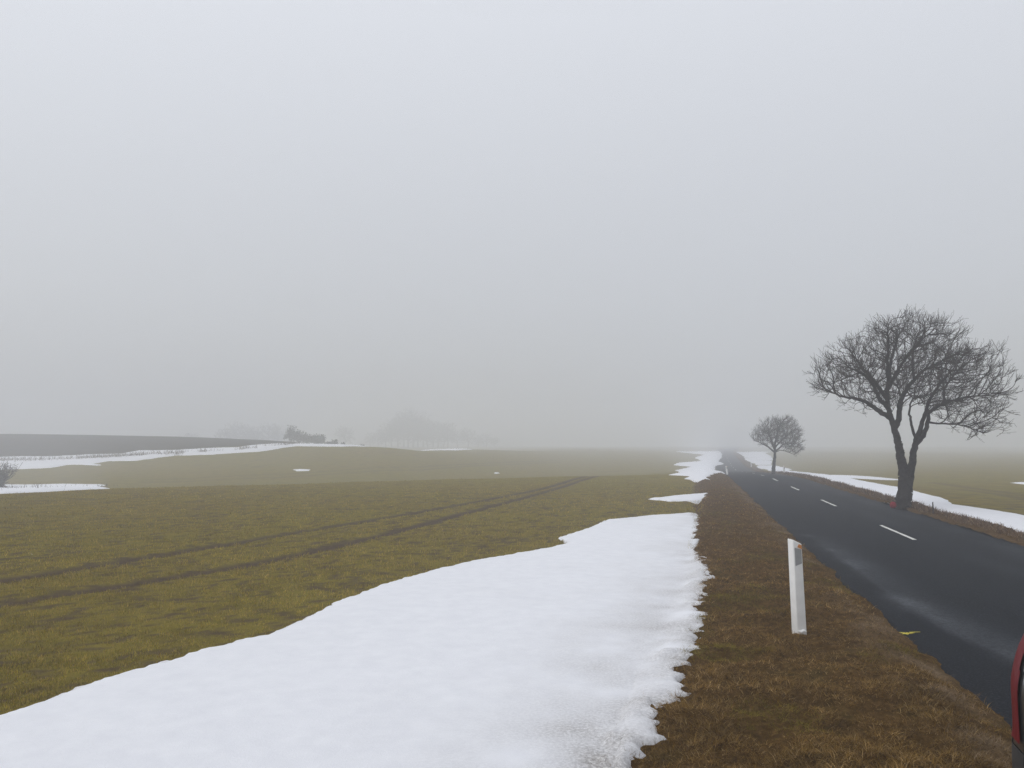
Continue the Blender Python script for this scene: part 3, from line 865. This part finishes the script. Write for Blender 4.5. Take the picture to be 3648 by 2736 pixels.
# near tree, two stems
k1 = 25.6 / 768 / 7.578
def c1(px, py, dep=0.0): return ((px - 905) * k1, dep, (1560 - py) * k1)
poly1 = [(c1(*p)[0] * .95 + .03, c1(*p)[2] - .05 * max(0, c1(*p)[2] - 3)) for p in [(215, 670), (260, 560), (262, 450), (340, 385), (450, 350), (520, 255), (600, 195), (700, 155), (790, 120), (870, 100), (1000, 98), (1100, 100), (1220, 140), (1340, 235), (1450, 310), (1610, 390), (1630, 500), (1690, 620), (1725, 780), (1610, 830), (1630, 920), (1630, 1010), (1590, 1095), (1480, 1075), (1330, 1040), (1280, 970), (1180, 920), (1080, 900), (1000, 850), (930, 860), (860, 860), (780, 930), (690, 900), (580, 830), (480, 785), (350, 780), (255, 740)]]
limbs1 = [
 ([c1(885, 1570), c1(896, 1510), c1(918, 1430), c1(915, 1290), c1(900, 1200), c1(885, 1100), c1(862, 990), c1(838, 900), c1(820, 830), c1(815, 700), c1(830, 600), c1(850, 480), c1(890, 360), c1(930, 250)], [(0, .275), (.045, .262), (.10, .245), (.16, .185), (.24, .150), (.40, .158), (.50, .140), (.58, .10), (1, .02)], 0),
 ([c1(930, 1420), c1(955, 1330), c1(978, 1230), c1(990, 1150), c1(1008, 1080), c1(1035, 980, -.1), c1(1060, 880, -.2), c1(1078, 800, -.25), c1(1120, 700, -.4), c1(1190, 600, -.5)], [(0, .15), (.2, .125), (.35, .115), (.45, .08), (1, .03)], 0),
 ([c1(1012, 1085), c1(1060, 1050, .1), c1(1110, 980, .2), c1(1140, 910, .25), c1(1150, 860, .3), c1(1200, 820, .35), c1(1280, 770, .4), c1(1300, 680, .5), c1(1370, 600, .6)], .085, .022),
 ([c1(1005, 1050, -.05), c1(1022, 980, .25), c1(1022, 880, .4), c1(1040, 800, .5), c1(1100, 720, .7)], .050, .020),
 ([c1(1145, 930, .22), c1(1200, 935, .1), c1(1290, 940, -.1), c1(1370, 970, -.3), c1(1460, 1010, -.4)], .032, .012),
 ([c1(1205, 820, .35), c1(1300, 770, .1), c1(1420, 740, -.1), c1(1540, 730, -.2)], .040, .012),
 ([c1(838, 900), c1(770, 850, .1), c1(690, 780, .25), c1(620, 750, .3), c1(520, 730, .4), c1(420, 690, .5)], .085, .018),
 ([c1(825, 830), c1(740, 760, -.2), c1(650, 640, -.5), c1(560, 580, -.7), c1(440, 540, -.9)], .075, .018),
 ([c1(815, 760), c1(760, 620, .3), c1(690, 480, .7), c1(640, 360, .9)], .070, .018),
 ([c1(860, 980), c1(885, 880, -.1), c1(880, 800, -.2), c1(920, 700, -.3), c1(960, 620, -.5), c1(1040, 540, -.7), c1(1150, 480, -.9)], .100, .022),
 ([c1(882, 830, -.2), c1(940, 810, .2), c1(980, 740, .5), c1(975, 650, .7), c1(1010, 520, 1.0)], .040, .015),
 ([c1(816, 690), c1(850, 560, -.4), c1(910, 420, -.8), c1(1020, 300, -1.0)], .070, .018),
 ([c1(825, 640), c1(780, 500, -.4), c1(760, 350, -.7), c1(740, 240, -.8)], .055, .018),
 ([c1(960, 640, -.5), c1(1000, 480, -.1), c1(1060, 330, .2), c1(1120, 210, .3)], .050, .016),
]
bx_, by_ = ground_hit(905, 508)
by_ = 24.9; bx_ = at_depth(904, 508, by_)[0]
g1 = grow_tree(limbs1, poly1, 3000, 2.0, .085, .9, .16, .0052, 3, twig=.62, twl=.34, wind=.06, sub=True, origin=c1(880, 900))
tree1 = build_tree('bare_tree', g1, (bx_, by_, float(landz(bx_, by_)) - .05), 'large dark bare tree with a forked trunk and wind-swept crown close to the road', 'tree', 'bare trees on the right verge')

k2 = 62 / 768 / 19.7
def c2(px, py, dep=0.0): return ((px - 865) * k2, dep, (1305 - py) * k2)
poly2 = [(c2(*p)[0], c2(*p)[2]) for p in [(400, 555), (500, 440), (620, 350), (690, 290), (830, 240), (910, 215), (1030, 200), (1130, 165), (1200, 175), (1290, 290), (1370, 440), (1420, 490), (1400, 600), (1395, 690), (1460, 755), (1410, 840), (1310, 960), (1230, 940), (1100, 860), (1000, 820), (900, 760), (830, 820), (700, 810), (600, 740), (480, 690), (425, 620)]]
limbs2 = [
 ([c2(862, 1310), c2(868, 1200), c2(882, 1080), c2(900, 960), c2(902, 860), c2(905, 760), c2(930, 620), c2(960, 480), c2(1020, 340), c2(1100, 230)], .175, .02),
 ([c2(898, 880), c2(840, 830), c2(760, 760, .2), c2(640, 690, .4), c2(520, 645, .5)], .075, .015),
 ([c2(900, 840), c2(840, 740, -.2), c2(770, 600, -.5), c2(700, 470, -.7)], .07, .015),
 ([c2(905, 860), c2(970, 820), c2(1060, 750, .2), c2(1200, 700, .4), c2(1330, 700, .5)], .07, .015),
 ([c2(912, 880), c2(990, 840, -.2), c2(1090, 865, -.4), c2(1220, 920, -.5)], .035, .010),
 ([c2(905, 790), c2(1000, 650, -.4), c2(1130, 520, -.7), c2(1250, 420, -.8)], .065, .015),
 ([c2(903, 800), c2(870, 620, .4), c2(840, 450, .7), c2(830, 330, .8)], .065, .015),
]
d2y = 62.0; d2x = at_depth(773.5, 470.3, d2y)[0]
g2 = grow_tree(limbs2, poly2, 2100, 1.3, .085, .8, .145, .0060, 5, twig=.66, twl=.34, twseg=2, wind=.12, sub=True, origin=c2(905, 860))
tree2 = build_tree('bare_tree', g2, (d2x, d2y, float(landz(d2x, d2y)) - .05), 'smaller grey bare tree with one straight trunk further down the road', 'tree', 'bare trees on the right verge')

# far trees, faint in the fog
def generic(seed, h, w):
    r = np.random.default_rng(seed)
    poly = [(w * .5 * math.cos(t) * (1 + .16 * math.sin(3 * t + seed)), h * .56 + h * .46 * math.sin(t) * (1 + .12 * math.sin(2 * t + seed) + .08 * math.sin(5 * t + seed))) for t in np.linspace(0, 2 * math.pi, 22, endpoint=False)]
    L = [([(0, 0, -.2), (.05 * h * r.normal(), 0, h * .3), (.05 * h * r.normal(), 0, h * .6), (0, 0, h * .85)], .028 * h, .03)]
    for k in range(6):
        a = r.uniform(0, 6.28); z = h * r.uniform(.22, .5)
        L.append(([(0, 0, z), (.18 * w * math.cos(a), .18 * w * math.sin(a), z + .14 * h), (.36 * w * math.cos(a), .36 * w * math.sin(a), z + .26 * h)], .013 * h, .03))
    return grow_tree(L, poly, 420, w * .45, .28, 3.0, .5, .018, seed, twig=1.2, twl=.9, twseg=2, expo=2.3, origin=(0, 0, h * .25))
protos = {}
def far_tree(i, u, vbase, y, hgt, label, group):
    x, _, _ = at_depth(u, vbase, y)
    z = float(landz(x, y))
    k = i % 3
    if k not in protos:
        t = build_tree('bare_tree', generic(20 + k, 9.0, (8.0, 6.4, 9.5)[k]), (0, 0, 0), label, 'tree', group)
        protos[k] = t
    else:
        src = protos[k]; t = src.copy(); COL.objects.link(t)
        for c in src.children:
            cc = c.copy(); COL.objects.link(cc); cc.parent = t
    t.location = (x, y, z - .1); s = hgt / 9.0; t.scale = (s, s, s); t.rotation_euler = (0, 0, (i * 2.4) % 6.28)
    tag(t, label, 'tree', group)
WOOD = [(386, 380, 11.5), (398, 398, 15.0), (408, 385, 13.0), (418, 402, 16.0), (404, 416, 17.0), (428, 390, 13.0), (438, 410, 13.0), (448, 395, 10.5), (458, 415, 10.0), (468, 405, 9.0), (478, 418, 7.5), (392, 410, 13.0), (413, 420, 17.0), (433, 415, 14.5), (486, 430, 7.0), (378, 402, 9.5), (423, 425, 15.5), (443, 428, 11.0), (495, 425, 6.0), (370, 410, 7.0)]
for i, (u, y, h) in enumerate(WOOD):
    far_tree(i, u, 447, y * .93, h * (.86 + .3 * ((i * 7) % 5) / 4), 'faint bare tree of the foggy wood beyond the second field', 'bare trees of the foggy wood')
for i, (u, y, h) in enumerate([(188, 322, 6.0), (178, 330, 5.0), (194, 340, 6.4), (222, 322, 8.0), (236, 338, 11.0), (246, 335, 10.0), (258, 325, 9.2), (270, 335, 10.5), (252, 345, 8.0), (230, 350, 9.0), (278, 340, 10.0), (345, 350, 10)]):
    far_tree(i + 1, u, 440, y * 1.0, h, 'faint bare tree showing over the ploughed rise', 'bare trees over the ploughed rise')

# bushes: twiggy clumps of many small faces on stems
def bush(name, u, v, y, w, h, label, group, seed, dark=True, n=900, stems=14, cat='bush'):
    r = np.random.default_rng(seed)
    x, _, _ = at_depth(u, v, y); z = float(landz(x, y)) - .05
    root = empty(name, (x, y, z)); tag(root, label, cat, group)
    nodes, par, rad = [], [], []
    for s in range(stems):
        a = r.uniform(0, 6.28); sp = r.uniform(.1, .5) * w; prev = -1
        for k in range(6):
            f = k / 5
            nodes.append((sp * f * math.cos(a) + r.normal(0, .03 * w), sp * f * math.sin(a) + r.normal(0, .03 * w), h * r.uniform(.85, 1.0) * f * (1 - .25 * sp / w)))
            par.append(prev); rad.append(.03 * (1 - .7 * f)); prev = len(nodes) - 1
        base = prev
        for b in range(10):
            j = base - r.integers(0, 5); d = r.normal(0, 1, 3) + np.array([math.cos(a) * .6, math.sin(a) * .6, .8]); d /= np.linalg.norm(d)
            nodes.append(tuple(np.array(nodes[j]) + d * h * .25 * r.uniform(.4, 1))); par.append(j); rad.append(.012)
    vt, qt = tube_mesh(np.array(nodes), np.array(par), np.array(rad), range(len(nodes)), 4)
    np_mesh('stems', vt, [qt], M_TWIG, root)
    if n:
        th = r.uniform(0, 6.28, n); ph = np.arccos(r.uniform(-.3, 1, n)); rr = r.uniform(.3, 1, n) ** .5
        lump = 1 + .25 * np.sin(3 * th + seed) + .2 * np.sin(5 * ph + seed)
        c = np.stack([w / 2 * rr * lump * np.sin(ph) * np.cos(th), w / 2 * .8 * rr * lump * np.sin(ph) * np.sin(th), h * .42 + h * .55 * rr * lump * np.cos(ph)], 1)
        c[:, 2] = np.clip(c[:, 2], .05, None)
        q_ = r.normal(0, .11, (n, 3, 3))
        v_ = (c[:, None] + q_).reshape(-1, 3)
        np_mesh('foliage', v_, [np.arange(n * 3).reshape(-1, 3)], M_BUSH if dark else M_TWIG, root)
    return root
M_BUSH = plain('dark_bush_leaves', (0.028, 0.030, 0.022), 0.9, 0.1, var=.4, scale=2)
HB = [(291, 143, 2.4, 2.6, 'tallest dark bush at the left end of the hedge on the snow crest'), (299, 144, 2.6, 1.9, None), (307, 145, 2.6, 1.7, None), (315, 146, 2.6, 1.7, None), (321, 147, 1.8, 1.9, None)]
for i, (u, y, w, h, lab) in enumerate(HB):
    bush('dark_bush', u, 444, nearer(y) + 34, w, h * 1.05 + .5, lab or 'low dark bush in the hedge on the snow crest', 'bushes of the hedge on the snow crest', 100 + i)
for i, (u, y, w, h, lab) in enumerate([(329, 146, 1.2, .8, 'small dark bush just past the right end of the hedge'), (335, 147, 1.5, 1.3, 'ragged dark bush right of the hedge'),
                                       (343, 148, 1.0, 1.0, 'small round dark bush standing apart from the hedge'), (362, 152, 1.6, 1.0, 'round dark bush at the thin end of the snow strip')]):
    bush('dark_bush', u, 445, nearer(y) + 22, w * .8, h * .9 + .2, lab, 'bushes right of the hedge', 110 + i, n=350, stems=8)
bush('bare_shrub', -3, 489, 57, 2.8, 1.9, 'brown bare shrub in the hollow at the left picture edge', None, 130, dark=False, n=0, stems=70, cat='shrub')

# ------------------------------------------------------------------ roadside marker posts
M_POST = plain('white_plastic_post', (0.80, 0.80, 0.785), 0.45, 0.4, var=.06, scale=9)
M_REFL = plain('grey_reflector', (0.33, 0.335, 0.34), 0.35, 0.5, var=.05, scale=40)
M_ORANGE = plain('orange_reflector', (0.62, 0.25, 0.07), 0.45, 0.4, var=.15, scale=60)
M_DIRT = plain('grey_mud', (0.42, 0.40, 0.38), 0.9, 0.1, var=.3, scale=30)
def prism(profile_bottom, profile_top, zs, slope):
    pass
def marker_post(loc, rotz, tilt, label, group):
    root = empty('marker_post', loc, rotz); tag(root, label, 'marker post', group)
    root.rotation_euler = (R(0.6), tilt, rotz)
    import bmesh
    bm = bmesh.new()
    W, Dp, H = .095, .115, .920
    def box(x0, x1, y0, y1, z0, ztl, ztr, taper=1.0):
        vs = [bm.verts.new(p) for p in ((x0 * taper, y0 * taper, z0), (x1 * taper, y0 * taper, z0), (x1 * taper, y1 * taper, z0), (x0 * taper, y1 * taper, z0),
                                        (x0, y0, ztl), (x1, y0, ztr), (x1, y1, ztr), (x0, y1, ztl))]
        for f in ((3, 2, 1, 0), (4, 5, 6, 7), (0, 1, 5, 4), (1, 2, 6, 5), (2, 3, 7, 6), (3, 0, 4, 7)): bm.faces.new([vs[i] for i in f])
    box(-W / 2, W / 2, -Dp / 2, Dp / 2, -.25, H, H - .05, 1.08)
    bmesh.ops.bevel(bm, geom=[e_ for e_ in bm.edges], offset=.011, segments=3, affect='EDGES', profile=.6)
    me = bpy.data.meshes.new('body'); bm.to_mesh(me); bm.free(); me.materials.append(M_POST)
    for p in me.polygons: p.use_smooth = True
    b = bpy.data.objects.new('body', me); COL.objects.link(b); b.parent = root
    def plate(name, pts, mat, yo):
        bm = bmesh.new()
        f0 = [bm.verts.new((x, yo, z)) for x, z in pts]; f1 = [bm.verts.new((x, yo - .003, z)) for x, z in pts]
        bm.faces.new(f1); n = len(pts)
        for i in range(n): bm.faces.new([f0[i], f0[(i + 1) % n], f1[(i + 1) % n], f1[i]])
        bmesh.ops.recalc_face_normals(bm, faces=bm.faces)
        me = bpy.data.meshes.new(name); bm.to_mesh(me); bm.free(); me.materials.append(mat)
        o = bpy.data.objects.new(name, me); COL.objects.link(o); o.parent = root
        return o
    yo = -Dp / 2 - .0005
    plate('reflector', [(-.034, .655), (.036, .677), (.036, .817), (-.034, .837)], M_REFL, yo - .0015)
    plate('orange_band', [(-.004, .842), (.041, .818), (.041, .858), (.013, .872)], M_ORANGE, yo)
    # dirty lip at the foot of the front face
    bm = bmesh.new()
    bmesh.ops.create_icosphere(bm, subdivisions=3, radius=1)
    for v in bm.verts: v.co = Vector((v.co.x * .050, v.co.y * .016 - Dp / 2, v.co.z * .018 + .006 * math.sin(v.co.x * 5)))
    me = bpy.data.meshes.new('base_lip'); bm.to_mesh(me); bm.free(); me.materials.append(M_POST)
    o = bpy.data.objects.new('base_lip', me); COL.objects.link(o); o.parent = root
    return root
def copy_tree(o, parent=None):
    c = o.copy(); COL.objects.link(c); c.parent = parent
    for ch in list(o.children):
        cc = ch.copy(); COL.objects.link(cc); cc.parent = c
    return c
pg = 'white marker posts beside the road'
py_ = 7.98; px_ = at_depth(799, 628, py_)[0]
post = marker_post((px_, py_, float(landz(px_, py_)) + .125), R(8), R(-1.7), 'nearest white marker post with grey reflector standing on the brown verge', pg)
for (u, v, y, tilt, lab) in [(727.5, 473.7, 58, -5, 'leaning white marker post on the left verge by the jagged snow bank'),
                             (784, 473.3, 62, 1, 'grey looking marker post in the snow right of the smaller tree'),
                             (751.4, 465, 112, -3, 'faint far marker post at the snow left of the smaller tree')]:
    x, yy_, z = at_depth(u, v, y)
    c = copy_tree(post); c.location = (x, y, float(landz(x, y)) - (.28 if y < 100 else .2)); c.rotation_euler = (0, R(tilt), R(14))
    tag(c, lab, 'marker post', pg)

# short dark stick in the snow at the right
M_STICK = plain('dark_wood', (0.05, 0.04, 0.035), .9, .1, var=.3, scale=30)
x, y, _ = at_depth(933.5, 517, 22.5); y = 22.5
vt, qt = tube_mesh(np.array([(0, 0, -.1), (.003, 0, .1), (-.004, .003, .30), (.0, .0, .34)]), np.array([-1, 0, 1, 2]), np.array([.02, .019, .017, .012]), range(4), 7)
st = np_mesh('wooden_stick', vt, [qt], M_STICK, smooth=True); st.location = (x, y, float(landz(x, y)) + .02)
tag(st, 'short dark stick upright at the edge of the right snow band', 'stick')

# dark red round bundle at the foot of the near tree
def red_bundle():
    import bmesh
    bm = bmesh.new()
    bmesh.ops.create_icosphere(bm, subdivisions=5, radius=1)
    for v in bm.verts:
        c = v.co.normalized()
        th_ = math.atan2(c.y, c.x)
        f = 1 + .05 * math.sin(5 * th_ + 6 * c.z) + .04 * math.sin(11 * th_ - 8 * c.z) + .03 * math.sin(17 * c.z + 3 * th_)
        v.co = Vector((c.x * .095 * f, c.y * .09 * f, c.z * .100 * f + .09))
    me = bpy.data.meshes.new('red_bundle'); bm.to_mesh(me); bm.free()
    m = plain('dark_red_cloth', (0.21, 0.006, 0.018), .8, .25, var=.35, scale=18, bump=.5)
    me.materials.append(m)
    for p in me.polygons: p.use_smooth = True
    o = bpy.data.objects.new('red_bundle', me); COL.objects.link(o)
    x, y, _ = at_depth(893.2, 507, 24.5)
    o.location = (x, y, float(landz(x, y)) + .02)
    tag(o, 'small dark red round bundle leaning against the foot of the large forked tree', 'bundle')
red_bundle()

# ------------------------------------------------------------------ parked car at the right picture edge (only its rear corner shows)
def build_car():
    CW = .86                                            # half width
    root = empty('parked_car', (0, 0, 0)); tag(root, 'dark parked car whose rear corner with a red tail lamp shows at the right edge', 'car')
    m_body = plain('dark_car_paint', (0.022, 0.022, 0.025), .3, .5, coat=.6)
    m_glass = plain('car_glass', (0.012, 0.014, 0.016), .06, .6)
    m_red = plain('red_lamp_lens', (0.14, 0.002, 0.010), .35, .12)
    m_clear = plain('pale_lamp_lens', (0.55, 0.56, 0.60), .15, .5, coat=.5)
    m_plastic = plain('black_plastic', (0.030, 0.031, 0.033), .5, .4, var=.1, scale=60)
    m_tyre = plain('tyre_rubber', (0.02, 0.02, 0.02), .85, .2, var=.2, scale=40, bump=.3)
    m_rim = plain('alloy_rim', (0.45, 0.46, 0.47), .35, .5, metal=.8)
    # cross-section profile: (z, share of half width) from sill to roof
    def half(s, z):
        # width at length s (0 = rear) and height z
        plan = pchip([-.001, .03, .10, .22, .42, .8, 2.2, 3.4, 3.85, 4.05, 4.15], [.66, .78, .885, .955, .99, 1, 1, .985, .90, .76, .60], s)
        vert = pchip([.18, .30, .48, .62, .85, 1.0, 1.15, 1.35, 1.46, 1.52], [.90, .975, .995, .995, 1.0, .975, .915, .80, .70, .50], z)
        return CW * plan * vert
    # side outline: top height along length, and how far the rear face leans at each height
    def top(s): return pchip([0, .12, .35, .9, 1.8, 2.5, 2.95, 3.35, 3.9, 4.1, 4.15], [1.16, 1.34, 1.47, 1.51, 1.50, 1.40, 1.10, 1.00, .86, .74, .66], s)
    def rear(z): return pchip([.15, .28, .42, .58, .66, .9, 1.1, 1.3, 1.55], [.08, .015, -.035, -.025, .02, .04, .09, .20, .36], z)
    ss = np.concatenate([np.linspace(0, .5, 22), np.linspace(.56, 4.15, 60)])
    nz = 40
    V = []; n_s = len(ss)
    for s in ss:
        zt = float(top(s))
        zz = .18 + (zt - .18) * np.linspace(0, 1, nz) ** .95
        w = half(s, zz) * np.where(zz > zt - .06, np.sqrt(np.clip((zt - zz) / .06, 0, 1)) * .3 + .7, 1)
        off = rear(zz) * (1 - sstep(0, .9, s))
        Ls = np.stack([-w, s + off, zz], 1); Rs = np.stack([w, s + off, zz], 1)[::-1]
        V.append(np.concatenate([Ls, Rs]))
    V = np.array(V); ring = V.shape[1]
    idx = np.arange(n_s * ring).reshape(n_s, ring)
    q = np.stack([idx[:-1, :-1], idx[1:, :-1], idx[1:, 1:], idx[:-1, 1:]], -1)
    # wheel arches: leave out the faces round the wheels
    cen = V.reshape(-1, 3)[q].mean(2)
    WH = [(.80, .31), (3.30, .31)]
    arch = np.zeros(cen.shape[:2], bool)
    for wy, wz in WH: arch |= (np.hypot(cen[..., 1] - wy, cen[..., 2] - wz) < .37) & (np.abs(cen[..., 0]) > .5)
    zc, sc_ = cen[..., 2], cen[..., 1]
    glass_side = (zc > 1.02) & (zc < np.minimum(1.38, top(sc_) - .09)) & (sc_ > .55) & (sc_ < 2.85) & (np.abs(sc_ - 1.65) > .05) & (np.abs(cen[..., 0]) > .45)
    wind = (sc_ > 2.5) & (sc_ < 3.0) & (zc > top(sc_) - .03) & (zc > 1.1)
    bumper = (zc < .60) & ((sc_ < .42) | (sc_ > 3.75)) & ~arch
    glass = (glass_side | wind) & ~arch
    lampL = (sc_ < .40) & (zc > .62) & (zc < 1.12) & (np.abs(cen[..., 0]) > .35)
    body = ~(arch | glass | bumper)
    flat = V.reshape(-1, 3)
    def part(name, mask, mat, parent=root, push=0.0, verts=flat):
        f = q[mask]
        u_, inv = np.unique(f, return_inverse=True)
        vv_ = verts[u_].copy()
        if push:
            c = np.array([0, 2.0, .8]); d = vv_ - np.array([0, .9, .8]); d /= np.linalg.norm(d, axis=1, keepdims=True); vv_ = vv_ + d * push
        return np_mesh(name, vv_, [inv.reshape(-1, 4)], mat, parent, smooth=True)
    b = part('body', body, m_body); 
    for e_ in (sc_ < 2, sc_ > 2):
        for g_ in (cen[..., 0] < 0, cen[..., 0] > 0): part('bumper_corner', bumper & e_ & g_, m_plastic, push=.004)
    
    for e_ in (sc_ < 1.65, sc_ > 1.65):
        for g_ in (cen[..., 0] < 0, cen[..., 0] > 0): part('side_window', glass_side & ~arch & e_ & g_, m_glass, push=.002)
    part('windscreen', wind & ~glass_side, m_glass, push=.002)
    # rear face, closed between the two ends of the first ring
    L0, R0 = V[0, :nz], V[0, nz:][::-1]
    cols = 14
    F = np.stack([L0 * (1 - t) + R0 * t + np.array([0, -.055 * math.sin(math.pi * t) ** .7, 0]) for t in np.linspace(0, 1, cols + 1)], 1)
    fi = np.arange(nz * (cols + 1)).reshape(nz, cols + 1)
    fq = np.stack([fi[:-1, :-1], fi[:-1, 1:], fi[1:, 1:], fi[1:, :-1]], -1).reshape(-1, 4)
    fz = F.reshape(-1, 3)[fq].mean(1)
    win = (fz[:, 2] > .86) & (fz[:, 2] < 1.12) & (np.abs(fz[:, 0]) < .40)
    bmp = fz[:, 2] < .60
    for nm, mk, mt in (('rear_window', win, m_glass), ('rear_bumper', bmp, m_plastic), ('tailgate', ~win & ~bmp, m_body)):
        u_, inv = np.unique(fq[mk], return_inverse=True)
        np_mesh(nm, F.reshape(-1, 3)[u_], [inv.reshape(-1, 4)], mt, root, smooth=True)
    # front face
    L1, R1 = V[-1, :nz], V[-1, nz:][::-1]
    F1 = np.stack([L1 * (1 - t) + R1 * t + np.array([0, .08 * math.sin(math.pi * t), 0]) for t in np.linspace(0, 1, 9)], 1)
    fi = np.arange(nz * 9).reshape(nz, 9); fq = np.stack([fi[:-1, :-1], fi[1:, :-1], fi[1:, 1:], fi[:-1, 1:]], -1).reshape(-1, 4)
    np_mesh('front_panel', F1.reshape(-1, 3), [fq], m_body, root, smooth=True)
    for sgn in (-1, 1):
        sel = lampL & (np.sign(cen[..., 0]) == sgn)
        outer = sel & (np.abs(cen[..., 1] - rear(zc)) > .045)
        lo = part('tail_lamp', outer, m_red, push=.010)
        # inner pale lens on the rear face beside the red lens
        zz = np.linspace(.70, .98, 12)
        x0 = half(.0, zz) * sgn; x1 = x0 - sgn * (.03 + .09 * np.sin((zz - .70) / .28 * math.pi))
        yb = rear(zz) - .030
        vv_ = np.concatenate([np.stack([x0, yb + .012, zz], 1), np.stack([x1, yb, zz], 1)])
        i = np.arange(11); f = np.stack([i, i + 1, i + 13, i + 12], 1)
        np_mesh('inner_lens', vv_, [f if sgn > 0 else f[:, ::-1]], m_clear, lo, smooth=True)
        for wy, wz in WH:
            th_ = np.linspace(0, 2 * math.pi, 33)[:-1]
            def lathe(prof):
                P_ = np.array([[(sgn * x_, wy + r_ * math.cos(t), wz + r_ * math.sin(t)) for (x_, r_) in prof] for t in th_])
                n1, n2 = P_.shape[:2]; ii = np.arange(n1 * n2).reshape(n1, n2)
                jj = np.roll(ii, -1, 0)
                return P_.reshape(-1, 3), np.stack([ii[:, :-1], ii[:, 1:], jj[:, 1:], jj[:, :-1]], -1).reshape(-1, 4)
            v_, f_ = lathe([(.62, .20), (.62, .29), (.65, .31), (.80, .31), (.83, .29), (.83, .21)])
            wheel = np_mesh('wheel', v_, [f_], m_tyre, root, smooth=True)
            v_, f_ = lathe([(.81, .212), (.80, .18), (.76, .16), (.78, .05), (.80, .001)])
            np_mesh('rim', v_, [f_], m_rim, wheel, smooth=True)
    # floor pan so that the car is closed underneath
    np_mesh('underbody', np.array([(-.55, .15, .20), (.55, .15, .20), (.55, 4.0, .20), (-.55, 4.0, .20), (-.55, .15, .60), (.55, .15, .60), (.55, 4.0, .60), (-.55, 4.0, .60)]),
            [np.array([[0, 3, 2, 1], [0, 1, 5, 4], [1, 2, 6, 5], [2, 3, 7, 6], [3, 0, 4, 7], [4, 5, 6, 7]])], m_plastic, root)
    return root
car = build_car()
CAR_X, CAR_Y, CAR_ROT = 3.205, 3.75, 166.5
car.location = (CAR_X, CAR_Y, .02); car.rotation_euler = (0, 0, R(CAR_ROT))

# ------------------------------------------------------------------ haze
def haze_box():
    x0, x1, y0, y1, z0, z1 = -960, 960, -60, 1240, -4.0, 23.0
    v = [(x0, y0, z0), (x1, y0, z0), (x1, y1, z0), (x0, y1, z0), (x0, y0, z1), (x1, y0, z1), (x1, y1, z1), (x0, y1, z1)]
    f = np.array([[3, 2, 1, 0], [4, 5, 6, 7], [0, 1, 5, 4], [1, 2, 6, 5], [2, 3, 7, 6], [3, 0, 4, 7]])
    m = bpy.data.materials.new('fog'); m.use_nodes = True
    n, l = m.node_tree.nodes, m.node_tree.links; n.clear()
    o_ = n.new('ShaderNodeOutputMaterial'); pv = n.new('ShaderNodeVolumePrincipled')
    pv.inputs['Color'].default_value = (0.95, 0.97, 1.0, 1)
    pv.inputs['Density'].default_value = HAZE
    pv.inputs['Anisotropy'].default_value = 0.2
    l.new(pv.outputs[0], o_.inputs['Volume'])
    o = np_mesh('haze', v, [f], m); tag(o, kind='stuff')
haze_box()
